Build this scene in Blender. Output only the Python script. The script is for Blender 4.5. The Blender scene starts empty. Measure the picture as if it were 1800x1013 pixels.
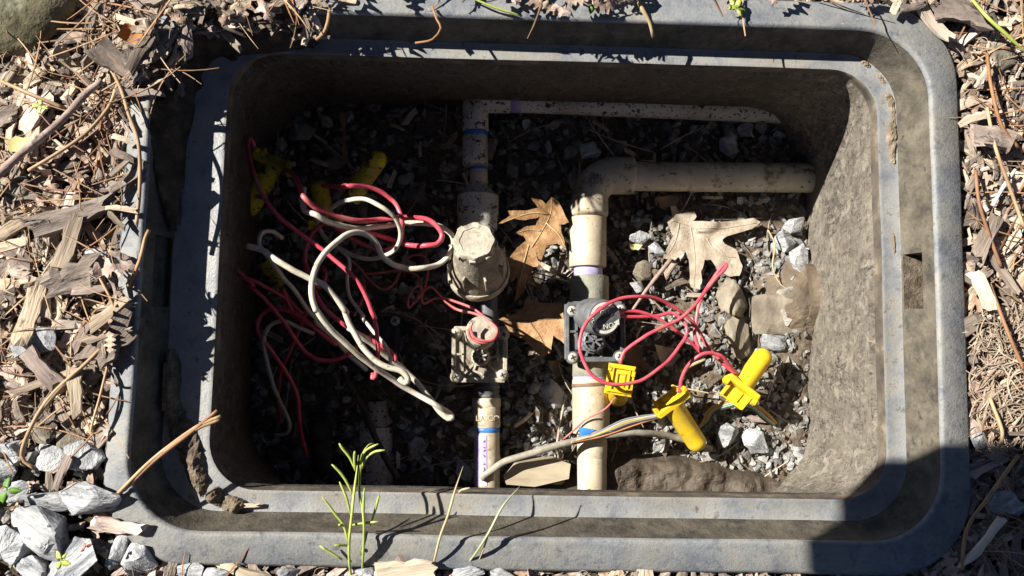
import bpy, bmesh, math, random
import numpy as np
from mathutils import Vector, Matrix, Euler
from mathutils.geometry import delaunay_2d_cdt
R = math.radians
random.seed(7); RNG = np.random.default_rng(11)
scn = bpy.context.scene; COL = scn.collection

# ------------------------------------------------------------ camera, sky, sun, exposure
F = 1550.0; H = 0.71                      # focal length in photo pixels, camera height over the rim (m)
dn = Vector((-40/F, -166/F, -1)); zw = (-dn).normalized()
xw = (Vector((1, 0, 0)) - zw*zw.x).normalized(); yw = zw.cross(xw)
CM = Matrix((xw, yw, zw))
cam_d = bpy.data.cameras.new('camera'); cam = bpy.data.objects.new('camera', cam_d); COL.objects.link(cam)
cam.matrix_world = Matrix.Translation((0, 0, H)) @ CM.to_4x4()
cam_d.sensor_width = 36; cam_d.lens = 36*F/1800; cam_d.clip_start = .01; cam_d.clip_end = 200
scn.camera = cam
SUN = Vector((1.15, -.45, -1)).normalized()
world = bpy.data.worlds.new('World'); scn.world = world; world.use_nodes = True
wn = world.node_tree; wn.nodes.clear()
sky = wn.nodes.new('ShaderNodeTexSky'); sky.sky_type = 'NISHITA'; sky.sun_disc = False; sky.air_density = .28; sky.dust_density = .1
sky.sun_elevation = math.asin(-SUN.z); sky.sun_rotation = math.atan2(-SUN.x, -SUN.y)
bg = wn.nodes.new('ShaderNodeBackground'); bg.inputs[1].default_value = .05
wo = wn.nodes.new('ShaderNodeOutputWorld'); wn.links.new(sky.outputs[0], bg.inputs[0]); wn.links.new(bg.outputs[0], wo.inputs[0])
sd = bpy.data.lights.new('sun', 'SUN'); sd.energy = 5.0; sd.angle = R(.5); sd.color = (1, .95, .87)
so = bpy.data.objects.new('sun', sd); COL.objects.link(so); so.rotation_euler = SUN.to_track_quat('-Z', 'Y').to_euler(); so.location = (-2, 1, 2)
vs_ = scn.view_settings; vs_.view_transform = 'Standard'; vs_.look = 'None'; vs_.exposure = 1.15; vs_.gamma = 1; vs_.use_curve_mapping = False

# ------------------------------------------------------------ helpers
def P(px, py, z):
    """point at height z seen at photo pixel px, py"""
    d = CM @ Vector(((px-900)/F, -(py-506.5)/F, -1)); t = (z-H)/d.z
    return Vector((0, 0, H)) + d*t
def pix(d, z): return d*(H-z)/F*1.0     # metres of d photo pixels at height z
def _hash(i, j, k, s):
    n = (i*374761393 + j*668265263 + k*2147483647 + s*1274126177) & 0xffffffff
    n = ((n ^ (n >> 13))*1274126177) & 0xffffffff
    return ((n ^ (n >> 16)) & 0xffff)/65535.0
def vnoise(p, freq, seed=0, octv=1):
    p = np.asarray(p, dtype=float); out = 0; a = 1; tot = 0
    for o in range(octv):
        q = p*freq*(2**o) + 100; i = np.floor(q).astype(np.int64); f = q-i; f = f*f*(3-2*f); r = 0
        for dx in (0, 1):
            for dy in (0, 1):
                for dz in (0, 1):
                    w = (f[:, 0] if dx else 1-f[:, 0])*(f[:, 1] if dy else 1-f[:, 1])*(f[:, 2] if dz else 1-f[:, 2])
                    r = r + w*_hash(i[:, 0]+dx, i[:, 1]+dy, i[:, 2]+dz, seed+o*17)
        out = out + a*(r*2-1); tot += a; a *= .5
    return out/tot
def smooth(a, b, x):
    t = np.clip((x-a)/(b-a), 0, 1); return t*t*(3-2*t)

class G:
    def __init__(s): s.v = []; s.f = []
    def add(s, vs, fs):
        o = len(s.v); s.v += [tuple(v) for v in vs]; s.f += [tuple(i+o for i in f) for f in fs]; return s
    def loft(s, rings, close=True, cap0=False, cap1=False):
        n = len(rings[0]); vs = [v for r in rings for v in r]; fs = []
        for a in range(len(rings)-1):
            for i in range(n if close else n-1):
                j = (i+1) % n; fs.append((a*n+i, a*n+j, (a+1)*n+j, (a+1)*n+i))
        if cap0: fs.append(tuple(range(n))[::-1])
        if cap1: fs.append(tuple((len(rings)-1)*n+i for i in range(n)))
        return s.add(vs, fs)
    def tube(s, pts, rad, n=8, caps=True, wob=0):
        pts = [Vector(p) for p in pts]; m = len(pts); rings = []; up = None
        for i, p in enumerate(pts):
            t = (pts[min(i+1, m-1)]-pts[max(i-1, 0)]).normalized()
            if up is None: up = t.orthogonal().normalized()
            up = (up - t*up.dot(t)).normalized(); b = t.cross(up)
            r = rad[i] if isinstance(rad, (list, tuple)) else rad
            rings.append([p + (up*math.cos(2*math.pi*k/n) + b*math.sin(2*math.pi*k/n))*r*(1+wob*random.uniform(-1, 1)) for k in range(n)])
        return s.loft(rings, True, caps, caps)
    def lathe(s, a, b, prof, n=24, lobes=0, amp=0, caps=True):
        """profile (distance along a->b, radius)"""
        a = Vector(a); t = (Vector(b)-a).normalized(); u = t.orthogonal().normalized(); w = t.cross(u); rings = []
        for d, r in prof:
            rings.append([a + t*d + (u*math.cos(2*math.pi*k/n) + w*math.sin(2*math.pi*k/n))*r*(1+amp*math.cos(lobes*2*math.pi*k/n)) for k in range(n)])
        return s.loft(rings, True, caps, caps)
    def box(s, c, half, rot=None, b=.1):
        """chamfered box; b = chamfer as part of the smallest half size"""
        c = Vector(c); h = half; k = min(h)*b; rot = rot or Matrix.Identity(3); bm = bmesh.new()
        bmesh.ops.create_cube(bm, size=2); bmesh.ops.scale(bm, vec=h, verts=bm.verts)
        if b: bmesh.ops.bevel(bm, geom=bm.edges[:], offset=k, segments=1, affect='EDGES', profile=.5)
        s.add([c + rot @ v.co for v in bm.verts], [[v.index for v in f.verts] for f in (bm.verts.index_update() or bm.faces)]); bm.free(); return s

def mesh(name, v, f, m, sm=False, center=True, rnd=None):
    v = np.array(v, dtype=float).reshape(-1, 3); c = (v.min(0)+v.max(0))/2 if center else np.zeros(3)
    me = bpy.data.meshes.new(name); me.from_pydata((v-c).tolist(), [], f); me.update()
    at = me.attributes.new('loc', 'FLOAT_VECTOR', 'POINT'); at.data.foreach_set('vector', (v-c).ravel().astype(np.float32))
    if rnd is not None:
        ar = me.attributes.new('rnd', 'FLOAT', 'POINT'); ar.data.foreach_set('value', np.asarray(rnd, dtype=np.float32))
    if sm: me.polygons.foreach_set('use_smooth', [True]*len(me.polygons))
    if m: me.materials.append(m)
    return me, Vector(c)
def tag(o, label=None, cat=None, group=None, kind=None):
    for k, v in (('label', label), ('category', cat), ('group', group), ('kind', kind)):
        if v: o[k] = v
    return o
def obj(name, g, m, parent=None, sm=False, rnd=None, auto=None):
    me, c = mesh(name, g.v, g.f, m, sm, True, rnd); o = bpy.data.objects.new(name, me); COL.objects.link(o)
    if auto is not None: me.set_sharp_from_angle(angle=R(auto)) if sm else None
    o.location = c
    if parent is not None:
        o.parent = parent; pw = parent.location.copy(); q = parent.parent
        while q is not None: pw += q.location; q = q.parent
        o.location = c - pw
    return o
def thing(name, loc, label, cat, group=None):
    o = bpy.data.objects.new(name, None); COL.objects.link(o); o.location = loc; o.empty_display_size = .02
    return tag(o, label, cat, group)
def inst(name, me, loc, rot, scale, parent=None):
    o = bpy.data.objects.new(name, me); COL.objects.link(o); o.location = loc; o.rotation_euler = rot; o.scale = scale
    return o
def spline(pts, step=.004):
    pts = [Vector(p) for p in pts]; q = [pts[0]*2-pts[1]] + pts + [pts[-1]*2-pts[-2]]; out = []
    for i in range(1, len(q)-2):
        p0, p1, p2, p3 = q[i-1:i+3]; n = max(2, int((p2-p1).length/step))
        for k in range(n):
            t = k/n; out.append(.5*((2*p1) + (p2-p0)*t + (2*p0-5*p1+4*p2-p3)*t*t + (3*p1-p0-3*p2+p3)*t**3))
    return out + [pts[-1]]
def pathz(px, zs):
    if callable(zs): return [P(x, y, zs(i, x)) for i, (x, y) in enumerate(px)]
    if isinstance(zs, str): zs = [float(q) for q in zs.split()]
    """pixel path with heights zs spread evenly along its length"""
    d = [0]
    for a, b in zip(px, px[1:]): d.append(d[-1]+math.hypot(b[0]-a[0], b[1]-a[1]))
    z = np.interp(d, np.linspace(0, d[-1], len(zs)), zs)
    return [P(x, y, zz) for (x, y), zz in zip(px, z)]
def crop(ox, oy, s, pts): return [(ox+x*s, oy+y*s) for x, y in pts]
A2 = lambda *p: crop(380, 220, .3357, p)
A3 = lambda *p: crop(720, 320, .3752, p)
A4 = lambda *p: crop(1000, 350, .3456, p)
A5 = lambda *p: crop(400, 500, .3555, p)

# ------------------------------------------------------------ materials
def mat(name, stops, scale=60, detail=6, stretch=(1, 1, 1), dist=0, rough=.7, spec=.3, bump=.3, bscale=None, rnd=None, rndf=.5,
        spots=(), val=.35, nrough=.6):
    """noise-ramp surface. rnd: per-piece colours; spots: (colour, scale, low, high[, stretch]) layers"""
    m = bpy.data.materials.new(name); m.use_nodes = True; nt = m.node_tree; N = nt.nodes; L = nt.links
    b = N['Principled BSDF']; b.inputs['Roughness'].default_value = rough; b.inputs['Specular IOR Level'].default_value = spec
    def nd(t, **k):
        n = N.new(t)
        for a, v in k.items(): setattr(n, a, v)
        return n
    at = nd('ShaderNodeAttribute', attribute_name='loc'); ar = nd('ShaderNodeAttribute', attribute_name='rnd'); oi = nd('ShaderNodeObjectInfo')
    ad = nd('ShaderNodeMath', operation='ADD'); L.new(ar.outputs['Fac'], ad.inputs[0]); L.new(oi.outputs['Random'], ad.inputs[1])
    fr = nd('ShaderNodeMath', operation='FRACT'); L.new(ad.outputs[0], fr.inputs[0])
    off = nd('ShaderNodeVectorMath', operation='SCALE'); off.inputs[0].default_value = (7.1, 3.3, 5.7); L.new(ad.outputs[0], off.inputs['Scale'])
    va = nd('ShaderNodeVectorMath', operation='ADD'); L.new(at.outputs['Vector'], va.inputs[0]); L.new(off.outputs[0], va.inputs[1])
    def noise(sc, st=(1, 1, 1), de=detail, di=0):
        mp = nd('ShaderNodeMapping'); mp.inputs['Scale'].default_value = st; L.new(va.outputs[0], mp.inputs[0])
        n = nd('ShaderNodeTexNoise'); n.inputs['Scale'].default_value = sc; n.inputs['Detail'].default_value = min(de, 5)
        n.inputs['Roughness'].default_value = nrough; n.inputs['Distortion'].default_value = di; L.new(mp.outputs[0], n.inputs['Vector']); return n.outputs['Fac']
    def ramp(fac, st):
        r = nd('ShaderNodeValToRGB'); e = r.color_ramp.elements
        while len(e) < len(st): e.new(.5)
        for x, (p, c) in zip(e, st): x.position = p; x.color = (*c, 1)
        L.new(fac, r.inputs[0]); return r.outputs[0]
    def mix(fac, a, c, mode='MIX'):
        x = nd('ShaderNodeMix', data_type='RGBA', blend_type=mode)
        if isinstance(fac, float): x.inputs[0].default_value = fac
        else: L.new(fac, x.inputs[0])
        for s, i in ((a, 6), (c, 7)):
            if isinstance(s, tuple): x.inputs[i].default_value = (*s, 1)
            else: L.new(s, x.inputs[i])
        return x.outputs[2]
    base = noise(scale, stretch, di=dist); col = ramp(base, stops)
    if rnd:
        k = len(rnd); rc = nd('ShaderNodeValToRGB'); rc.color_ramp.interpolation = 'CONSTANT' if k > 2 else 'LINEAR'; e = rc.color_ramp.elements
        while len(e) < k: e.new(.5)
        for q, c in enumerate(rnd): e[q].position = q/k if k > 2 else q; e[q].color = (*c, 1)
        L.new(fr.outputs[0], rc.inputs[0]); col = mix(rndf, col, mix(1.0, rc.outputs[0], ramp(base, [(.2, (.45,)*3), (.8, (1.45,)*3)]), 'MULTIPLY'))
    for s in spots:
        c, sc, lo, hi = s[:4]; st = s[4] if len(s) > 4 else (1, 1, 1); sdi = s[5] if len(s) > 5 else 0
        mr = nd('ShaderNodeMapRange'); mr.inputs['From Min'].default_value = lo; mr.inputs['From Max'].default_value = hi
        L.new(noise(sc, st, di=sdi), mr.inputs['Value']); col = mix(mr.outputs[0], col, c)
    if val:
        m2 = nd('ShaderNodeMath', operation='MULTIPLY'); m2.inputs[1].default_value = 7.31; L.new(fr.outputs[0], m2.inputs[0])
        m3 = nd('ShaderNodeMath', operation='FRACT'); L.new(m2.outputs[0], m3.inputs[0])
        m4 = nd('ShaderNodeMapRange'); m4.inputs['To Min'].default_value = 1-val; m4.inputs['To Max'].default_value = 1+val*.6; L.new(m3.outputs[0], m4.inputs['Value'])
        hs = nd('ShaderNodeHueSaturation'); L.new(col, hs.inputs['Color']); L.new(m4.outputs[0], hs.inputs['Value']); col = hs.outputs[0]
    L.new(col, b.inputs['Base Color'])
    if bump:
        bp = nd('ShaderNodeBump'); bp.inputs['Strength'].default_value = bump; bp.inputs['Distance'].default_value = .002
        L.new(noise(bscale or scale*2, stretch, 3), bp.inputs['Height']); L.new(bp.outputs[0], b.inputs['Normal'])
    return m
DUST = (.30, .26, .20)
M = {}
M['rim'] = mat('faded_plastic', [(.3, (0.108, 0.117, 0.135)), (.5, (0.189, 0.198, 0.207)), (.7, (0.252, 0.243, 0.216))], 40, rough=.6, spec=.35, bump=.3, bscale=400, val=0, nrough=.7,
               spots=[((0.270, 0.257, 0.211), 15, .44, .74), ((0.090, 0.097, 0.113), 90, .54, .74), ((0.324, 0.306, 0.252), 300, .60, .72), ((0.072, 0.077, 0.090), 330, .60, .72, (.5, 1, 1))])
M['recess'] = mat('grimy_plastic', [(.3, (0.048, 0.042, 0.033)), (.5, (0.092, 0.080, 0.061)), (.7, (0.152, 0.134, 0.100))], 55, rough=.78, spec=.2, bump=.45, bscale=300, val=0, nrough=.7,
                  spots=[((0.032, 0.031, 0.030), 60, .52, .72), ((0.176, 0.156, 0.116), 14, .48, .78), ((0.200, 0.180, 0.136), 330, .64, .73), ((0.028, 0.026, 0.024), 200, .6, .72, (1, .4, .6))])
M['ledge'] = mat('ledge_plastic', [(.3, (0.128, 0.139, 0.158)), (.5, (0.225, 0.229, 0.229)), (.7, (0.300, 0.292, 0.259))], 50, rough=.45, spec=.45, bump=.25, bscale=400, val=0, nrough=.7,
                 spots=[((0.247, 0.221, 0.173), 16, .50, .72), ((0.060, 0.066, 0.075), 100, .56, .72), ((0.300, 0.285, 0.247), 300, .62, .72)])
M['lip'] = mat('lip_plastic', [(.3, (.05, .045, .04)), (.55, (.12, .10, .075)), (.75, (.28, .23, .16))], 45, rough=.8, bump=.5, val=0)
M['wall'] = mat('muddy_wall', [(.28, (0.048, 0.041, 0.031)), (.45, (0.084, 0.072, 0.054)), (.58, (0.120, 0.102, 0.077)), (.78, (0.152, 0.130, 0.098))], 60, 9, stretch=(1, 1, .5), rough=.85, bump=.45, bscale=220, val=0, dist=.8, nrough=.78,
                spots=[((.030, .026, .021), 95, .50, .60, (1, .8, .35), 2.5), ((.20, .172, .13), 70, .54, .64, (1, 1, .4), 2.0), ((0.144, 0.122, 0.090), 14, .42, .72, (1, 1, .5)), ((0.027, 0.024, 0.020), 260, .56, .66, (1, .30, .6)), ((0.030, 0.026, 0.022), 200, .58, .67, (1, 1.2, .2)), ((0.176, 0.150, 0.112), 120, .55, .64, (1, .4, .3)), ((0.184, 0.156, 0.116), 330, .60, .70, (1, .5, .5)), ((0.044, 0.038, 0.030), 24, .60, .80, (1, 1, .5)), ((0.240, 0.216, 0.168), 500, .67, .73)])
def painted_wall_light(m, attr, lo, hi):
    # painted light: colour scaled lighter or darker by a mesh attribute
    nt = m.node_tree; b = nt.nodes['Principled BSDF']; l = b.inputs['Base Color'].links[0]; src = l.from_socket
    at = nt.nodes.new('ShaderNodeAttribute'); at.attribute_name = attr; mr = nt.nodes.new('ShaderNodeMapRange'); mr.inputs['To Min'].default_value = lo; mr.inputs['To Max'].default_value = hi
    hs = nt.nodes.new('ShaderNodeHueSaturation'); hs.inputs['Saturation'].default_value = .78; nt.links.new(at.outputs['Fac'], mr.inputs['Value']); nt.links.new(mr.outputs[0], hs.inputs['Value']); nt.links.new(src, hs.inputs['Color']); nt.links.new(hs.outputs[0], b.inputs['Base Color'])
painted_wall_light(M['wall'], 'mud', .70, 1.48)  # sunlit right wall lightened and shaded walls darkened in the colour itself
M['bank'] = mat('wrinkled_mud', [(.3, (.040, .031, .023)), (.55, (.082, .064, .047)), (.8, (.14, .112, .084))], 40, 9, stretch=(.6, 1.4, 1), rough=.7, bump=1, bscale=90, val=0, spec=.35, dist=1.0, nrough=.7, spots=[((.17, .14, .105), 260, .62, .72)])
M['soil'] = mat('dark_soil', [(.3, (.022, .017, .012)), (.5, (.058, .043, .030)), (.75, (.13, .10, .070))], 60, 9, rough=.95, bump=.9, bscale=220, val=0, spec=.15)
M['soil_pit'] = mat('pit_soil', [(.3, (.045, .035, .026)), (.5, (.125, .098, .072)), (.75, (.25, .205, .155))], 90, 9, rough=.95, bump=1, bscale=260, val=0, spec=.12, nrough=.75)
M['soil_dry'] = mat('dry_soil', [(.3, (.10, .078, .055)), (.55, (.20, .16, .115)), (.75, (.32, .265, .20))], 90, 8, rough=.95, bump=.9, bscale=260, val=.2, spec=.1)
M['mud'] = mat('mud_rock', [(.3, (.065, .049, .034)), (.55, (.14, .107, .074)), (.8, (.24, .19, .14))], 30, 9, rough=.75, bump=.6, bscale=120, val=0, spec=.3, dist=.6)
GREYS = [(.20, .20, .19), (.30, .295, .28), (.42, .41, .385), (.22, .22, .215), (.33, .30, .255), (.50, .485, .45), (.15, .15, .148), (.30, .265, .215)]
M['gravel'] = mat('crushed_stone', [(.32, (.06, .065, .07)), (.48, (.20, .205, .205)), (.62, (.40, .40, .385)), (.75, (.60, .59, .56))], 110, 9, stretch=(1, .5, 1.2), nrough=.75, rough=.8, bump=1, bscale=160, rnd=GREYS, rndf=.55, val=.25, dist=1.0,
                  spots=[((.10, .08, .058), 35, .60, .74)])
M['gravel_mud_shade'] = mat('mud_shade_stone', [(.32, (.06, .06, .058)), (.5, (.17, .165, .15)), (.68, (.35, .34, .31))], 110, 9, stretch=(1, .6, 1.1), nrough=.75, rough=.85, bump=1, bscale=160, rnd=GREYS, rndf=.45, val=.3, dist=1.0,
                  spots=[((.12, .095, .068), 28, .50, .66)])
M['marble'] = mat('pale_streaked_stone', [(.30, (.09, .10, .115)), (.45, (.27, .28, .29)), (.58, (.46, .465, .465)), (.7, (.64, .63, .61))], 42, 10, stretch=(.5, 1.6, 1), rough=.7, bump=1, bscale=150, val=.25, dist=.8, nrough=.75,
                  spots=[((.06, .065, .08), 150, .58, .68), ((.60, .60, .58), 220, .6, .68), ((.33, .28, .20), 30, .62, .76)])
M['tanstone'] = mat('tan_stone', [(.3, (.13, .11, .085)), (.5, (.22, .19, .145)), (.7, (.32, .28, .21))], 60, 9, rough=.9, bump=.6, bscale=240, val=.15, spots=[((.08, .065, .05), 25, .6, .75)])
M['boulder'] = mat('mossy_boulder', [(.3, (.09, .080, .042)), (.5, (.165, .145, .085)), (.7, (.26, .235, .15))], 22, 9, rough=.9, bump=.8, bscale=140, val=0,
                   spots=[((.30, .31, .20), 28, .50, .64), ((.17, .21, .09), 16, .58, .7), ((.06, .05, .03), 90, .62, .75)])
WOODS = [(0.780, 0.667, 0.494), (0.632, 0.494, 0.345), (0.414, 0.345, 0.287), (0.299, 0.241, 0.201), (0.736, 0.598, 0.425), (0.506, 0.391, 0.293), (0.218, 0.172, 0.144), (0.552, 0.460, 0.380), (0.494, 0.391, 0.356)]
M['chip'] = mat('weathered_wood', [(.3, (.13, .10, .08)), (.5, (.36, .29, .22)), (.72, (.62, .52, .41))], 110, 8, stretch=(.10, 1, 1), nrough=.75, rough=.85, bump=1, bscale=160, rnd=WOODS, rndf=.6, val=.5, spots=[((.07, .055, .045), 150, .60, .70, (.12, 1, 1)), ((.10, .08, .065), 40, .62, .72)], spec=.15)
M['bark'] = mat('bark', [(.3, (.09, .07, .058)), (.5, (.22, .18, .15)), (.72, (.40, .345, .295))], 90, 9, stretch=(.3, 1, 1), nrough=.75, rough=.95, bump=1, bscale=150, spots=[((.05, .04, .034), 90, .56, .66, (.25, 1, 1))], rnd=[(.22, .18, .15), (.36, .30, .26), (.28, .215, .18), (.14, .115, .10)], rndf=.5, val=.3, spec=.1)
M['needle'] = mat('pine_needle', [(.3, (.22, .10, .045)), (.6, (.36, .19, .09)), (.8, (.46, .30, .17))], 40, 3, rough=.6, bump=0, rnd=[(.34, .16, .07), (.42, .27, .14), (.23, .12, .07), (.46, .34, .2)], rndf=.6, val=.3)
M['fibre'] = mat('wood_fibre', [(.3, (.22, .16, .11)), (.6, (.38, .30, .22)), (.8, (.5, .41, .31))], 40, 3, rough=.8, bump=0, rnd=[(.36, .28, .2), (.46, .37, .28), (.25, .18, .13), (.5, .42, .33)], rndf=.6, val=.3)
M['leaf_brown'] = mat('dry_oak_leaf', [(.3, (.20, .105, .042)), (.5, (.34, .19, .085)), (.7, (.46, .285, .14))], 90, 7, rough=.6, bump=.7, bscale=160, val=0, nrough=.75, spots=[((.19, .10, .045), 55, .54, .72), ((.48, .32, .17), 40, .56, .72), ((.07, .04, .022), 190, .64, .69)])
M['leaf_pale'] = mat('bleached_oak_leaf', [(.3, (.27, .215, .155)), (.5, (.385, .32, .245)), (.7, (.48, .415, .33))], 90, 8, rough=.7, bump=.6, bscale=250, val=0, nrough=.75, spots=[((.24, .17, .115), 120, .56, .70), ((.54, .46, .37), 60, .56, .68)])
M['leaf_litter'] = mat('leaf_litter', [(.3, (.22, .15, .11)), (.5, (.42, .31, .24)), (.7, (.56, .44, .36))], 80, 7, rough=.75, bump=.5, rnd=[(.40, .30, .26), (.30, .20, .15), (.46, .35, .24), (.36, .23, .13)], rndf=.55, val=.3)
M['leaf_yellow'] = mat('yellow_leaf', [(.3, (.44, .38, .15)), (.7, (.62, .56, .27))], 30, rough=.6, bump=.1, val=0)
M['leaf_rust'] = mat('rust_bark', [(.3, (.26, .09, .02)), (.7, (.55, .24, .07))], 60, 8, stretch=(.3, 1, 1), rough=.8, bump=.9, val=0)
M['leaf_dark'] = mat('damp_leaf', [(.3, (.10, .065, .04)), (.7, (.22, .15, .10))], 60, 7, rough=.7, bump=.4, val=.2)
M['pvc'] = mat('dirty_pvc', [(.25, (.33, .28, .20)), (.5, (.50, .455, .36)), (.75, (.60, .57, .49))], 22, 8, rough=.45, spec=.4, bump=.15, bscale=200, val=0,
               spots=[((.27, .205, .13), 16, .50, .68), ((.14, .098, .058), 45, .56, .68), ((.07, .052, .036), 170, .60, .67)])
M['pvc_clean'] = mat('white_pvc', [(.25, (.40, .33, .23)), (.5, (.52, .445, .325)), (.75, (.60, .54, .43))], 40, 8, nrough=.7, rough=.45, spec=.4, bump=.12, bscale=200, val=0,
               spots=[((.42, .335, .22), 18, .46, .66), ((.58, .54, .46), 30, .56, .68), ((.24, .18, .115), 110, .60, .70), ((.36, .31, .42), 26, .66, .74), ((.14, .10, .065), 260, .62, .68)])
M['pvc_speckled'] = mat('mud_speckled_pvc', [(.3, (.46, .43, .36)), (.7, (.66, .64, .58))], 22, 8, rough=.5, bump=.2, val=0,
               spots=[((.33, .27, .18), 20, .5, .7), ((.055, .04, .028), 120, .585, .625), ((.05, .038, .028), 300, .58, .63)])
M['purple'] = mat('purple_primer', [(.3, (.28, .22, .46)), (.6, (.42, .37, .56)), (.8, (.55, .51, .60))], 50, 6, rough=.5, bump=.1, val=0)
M['blue'] = mat('blue_glue', [(.3, (.02, .12, .42)), (.7, (.06, .24, .60))], 60, 4, rough=.4, bump=.1, val=0)
M['greypvc'] = mat('grey_green_pvc', [(.3, (.13, .14, .115)), (.5, (.24, .235, .185)), (.75, (.36, .335, .255))], 45, 9, rough=.75, bump=.4, bscale=220, val=0, spots=[((.08, .09, .10), 30, .6, .68)])
M['blackpl'] = mat('black_plastic', [(.3, (.010, .011, .013)), (.6, (.030, .032, .035)), (.8, (.10, .098, .09))], 60, 8, rough=.45, spec=.45, bump=.2, val=0, spots=[((.21, .20, .17), 70, .66, .78)])
M['greypl'] = mat('dusty_grey_plastic', [(.3, (.07, .075, .08)), (.6, (.14, .145, .15)), (.8, (.24, .235, .22))], 80, 8, rough=.5, spec=.4, bump=.15, val=0)
M['dustpl'] = mat('mud_coated_plastic', [(.3, (.17, .145, .11)), (.5, (.30, .26, .20)), (.75, (.42, .375, .295))], 60, 9, rough=.85, bump=.5, bscale=250, val=0, spots=[((.06, .055, .05), 60, .60, .68), ((.45, .41, .33), 150, .6, .7)])
M['dustpl2'] = mat('pale_dusty_plastic', [(.3, (.25, .22, .17)), (.5, (.40, .36, .285)), (.75, (.50, .46, .37))], 60, 9, rough=.85, bump=.5, bscale=250, val=0, spots=[((.08, .072, .062), 60, .60, .68), ((.2, .175, .135), 160, .58, .68)])
M['screw'] = mat('screw_metal', [(.3, (.30, .28, .22)), (.7, (.55, .52, .43))], 200, 6, rough=.5, spec=.6, bump=.3, val=0)
M['print'] = mat('pale_print', [(.3, (.6, .58, .5)), (.7, (.75, .72, .64))], 60, rough=.7, bump=0, val=0)
M['ink'] = mat('black_ink', [(.3, (.03, .03, .03)), (.7, (.07, .065, .06))], 200, rough=.7, bump=0, val=0)
M['red'] = mat('red_wire', [(.3, (.50, .045, .075)), (.6, (.62, .085, .12)), (.8, (.64, .16, .17))], 60, 7, rough=.38, spec=.5, bump=.15, val=.08, spots=[((.52, .17, .16), 40, .52, .72), ((.34, .19, .14), 130, .61, .71), ((.15, .08, .06), 300, .66, .72)])
M['red_dirty'] = mat('muddy_red_wire', [(.3, (.40, .06, .07)), (.6, (.58, .17, .16)), (.8, (.56, .30, .24))], 70, 7, rough=.5, bump=.15, val=.1, spots=[((.38, .28, .20), 90, .58, .70)])
M['white'] = mat('white_wire', [(.3, (.50, .44, .34)), (.6, (.66, .60, .49)), (.8, (.74, .70, .61))], 50, 7, rough=.4, spec=.5, bump=.08, val=.06, spots=[((.42, .34, .24), 40, .54, .74), ((.20, .155, .11), 150, .62, .70), ((.10, .08, .06), 320, .66, .72)])
M['cable'] = mat('grey_cable', [(.3, (.19, .175, .14)), (.55, (.33, .30, .24)), (.8, (.43, .40, .33))], 60, 8, rough=.6, bump=.25, val=0, spots=[((.12, .10, .075), 60, .62, .72)])
for k, c in (('y', (.55, .42, .08)), ('g', (.24, .42, .25)), ('o', (.56, .22, .10)), ('w', (.52, .49, .42)), ('s', (.22, .23, .25)), ('b', (.035, .03, .028))):
    M['core_'+k] = mat('core_'+k, [(.3, tuple(x*.8 for x in c)), (.7, c)], 80, rough=.45, bump=.05, val=0)
M['yellow'] = mat('yellow_plastic', [(.3, (.66, .42, .012)), (.55, (.76, .52, .02)), (.8, (.70, .50, .08))], 35, 7, rough=.38, spec=.5, bump=.1, val=.05, spots=[((.50, .34, .06), 30, .54, .72), ((.30, .20, .06), 130, .61, .70), ((.14, .10, .05), 260, .65, .71)])
M['yellow_dirty'] = mat('muddy_yellow_plastic', [(.3, (.48, .36, .015)), (.55, (.62, .50, .02)), (.8, (.50, .42, .07))], 40, 8, rough=.55, bump=.2, val=.05, spots=[((.30, .23, .05), 30, .46, .66), ((.09, .065, .035), 80, .55, .62), ((.045, .035, .022), 210, .58, .64)])
M['green'] = mat('fresh_green', [(.3, (.24, .31, .055)), (.6, (.40, .46, .11)), (.8, (.52, .54, .20))], 90, 4, rough=.5, bump=.1, val=.15)
M['green_dark'] = mat('clover_green', [(.3, (.07, .17, .02)), (.7, (.16, .30, .04))], 60, 4, rough=.5, bump=.1, val=.15)
M['grass_dull'] = mat('dull_grass', [(.3, (.20, .25, .11)), (.7, (.40, .42, .26))], 30, 4, rough=.55, bump=.1, val=.15)
M['straw'] = mat('straw', [(.3, (.38, .28, .14)), (.7, (.56, .45, .27))], 40, 4, rough=.6, bump=.1, val=.15)
M['twig'] = mat('twig_bark', [(.3, (.16, .11, .085)), (.5, (.30, .22, .185)), (.75, (.46, .38, .33))], 50, 8, rough=.8, bump=.5, val=0, spots=[((.09, .07, .055), 50, .62, .7)])
M['darktwig'] = mat('dark_twig', [(.3, (.025, .02, .015)), (.7, (.10, .08, .058))], 60, 8, rough=.85, bump=.6, val=0, spots=[((.20, .165, .12), 70, .64, .72)])
M['whitetwig'] = mat('bleached_twig', [(.3, (.50, .46, .40)), (.7, (.70, .66, .6))], 60, rough=.7, bump=.2, val=0)
M['block'] = mat('cut_wood', [(.3, (.26, .21, .14)), (.5, (.40, .34, .24)), (.75, (.50, .44, .33))], 45, 8, stretch=(.3, 1, 1), rough=.85, bump=.4, val=0)
M['sprout_red'] = mat('sprout_red', [(.3, (.25, .04, .05)), (.7, (.42, .12, .08))], 60, rough=.5, bump=0, val=0)

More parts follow.
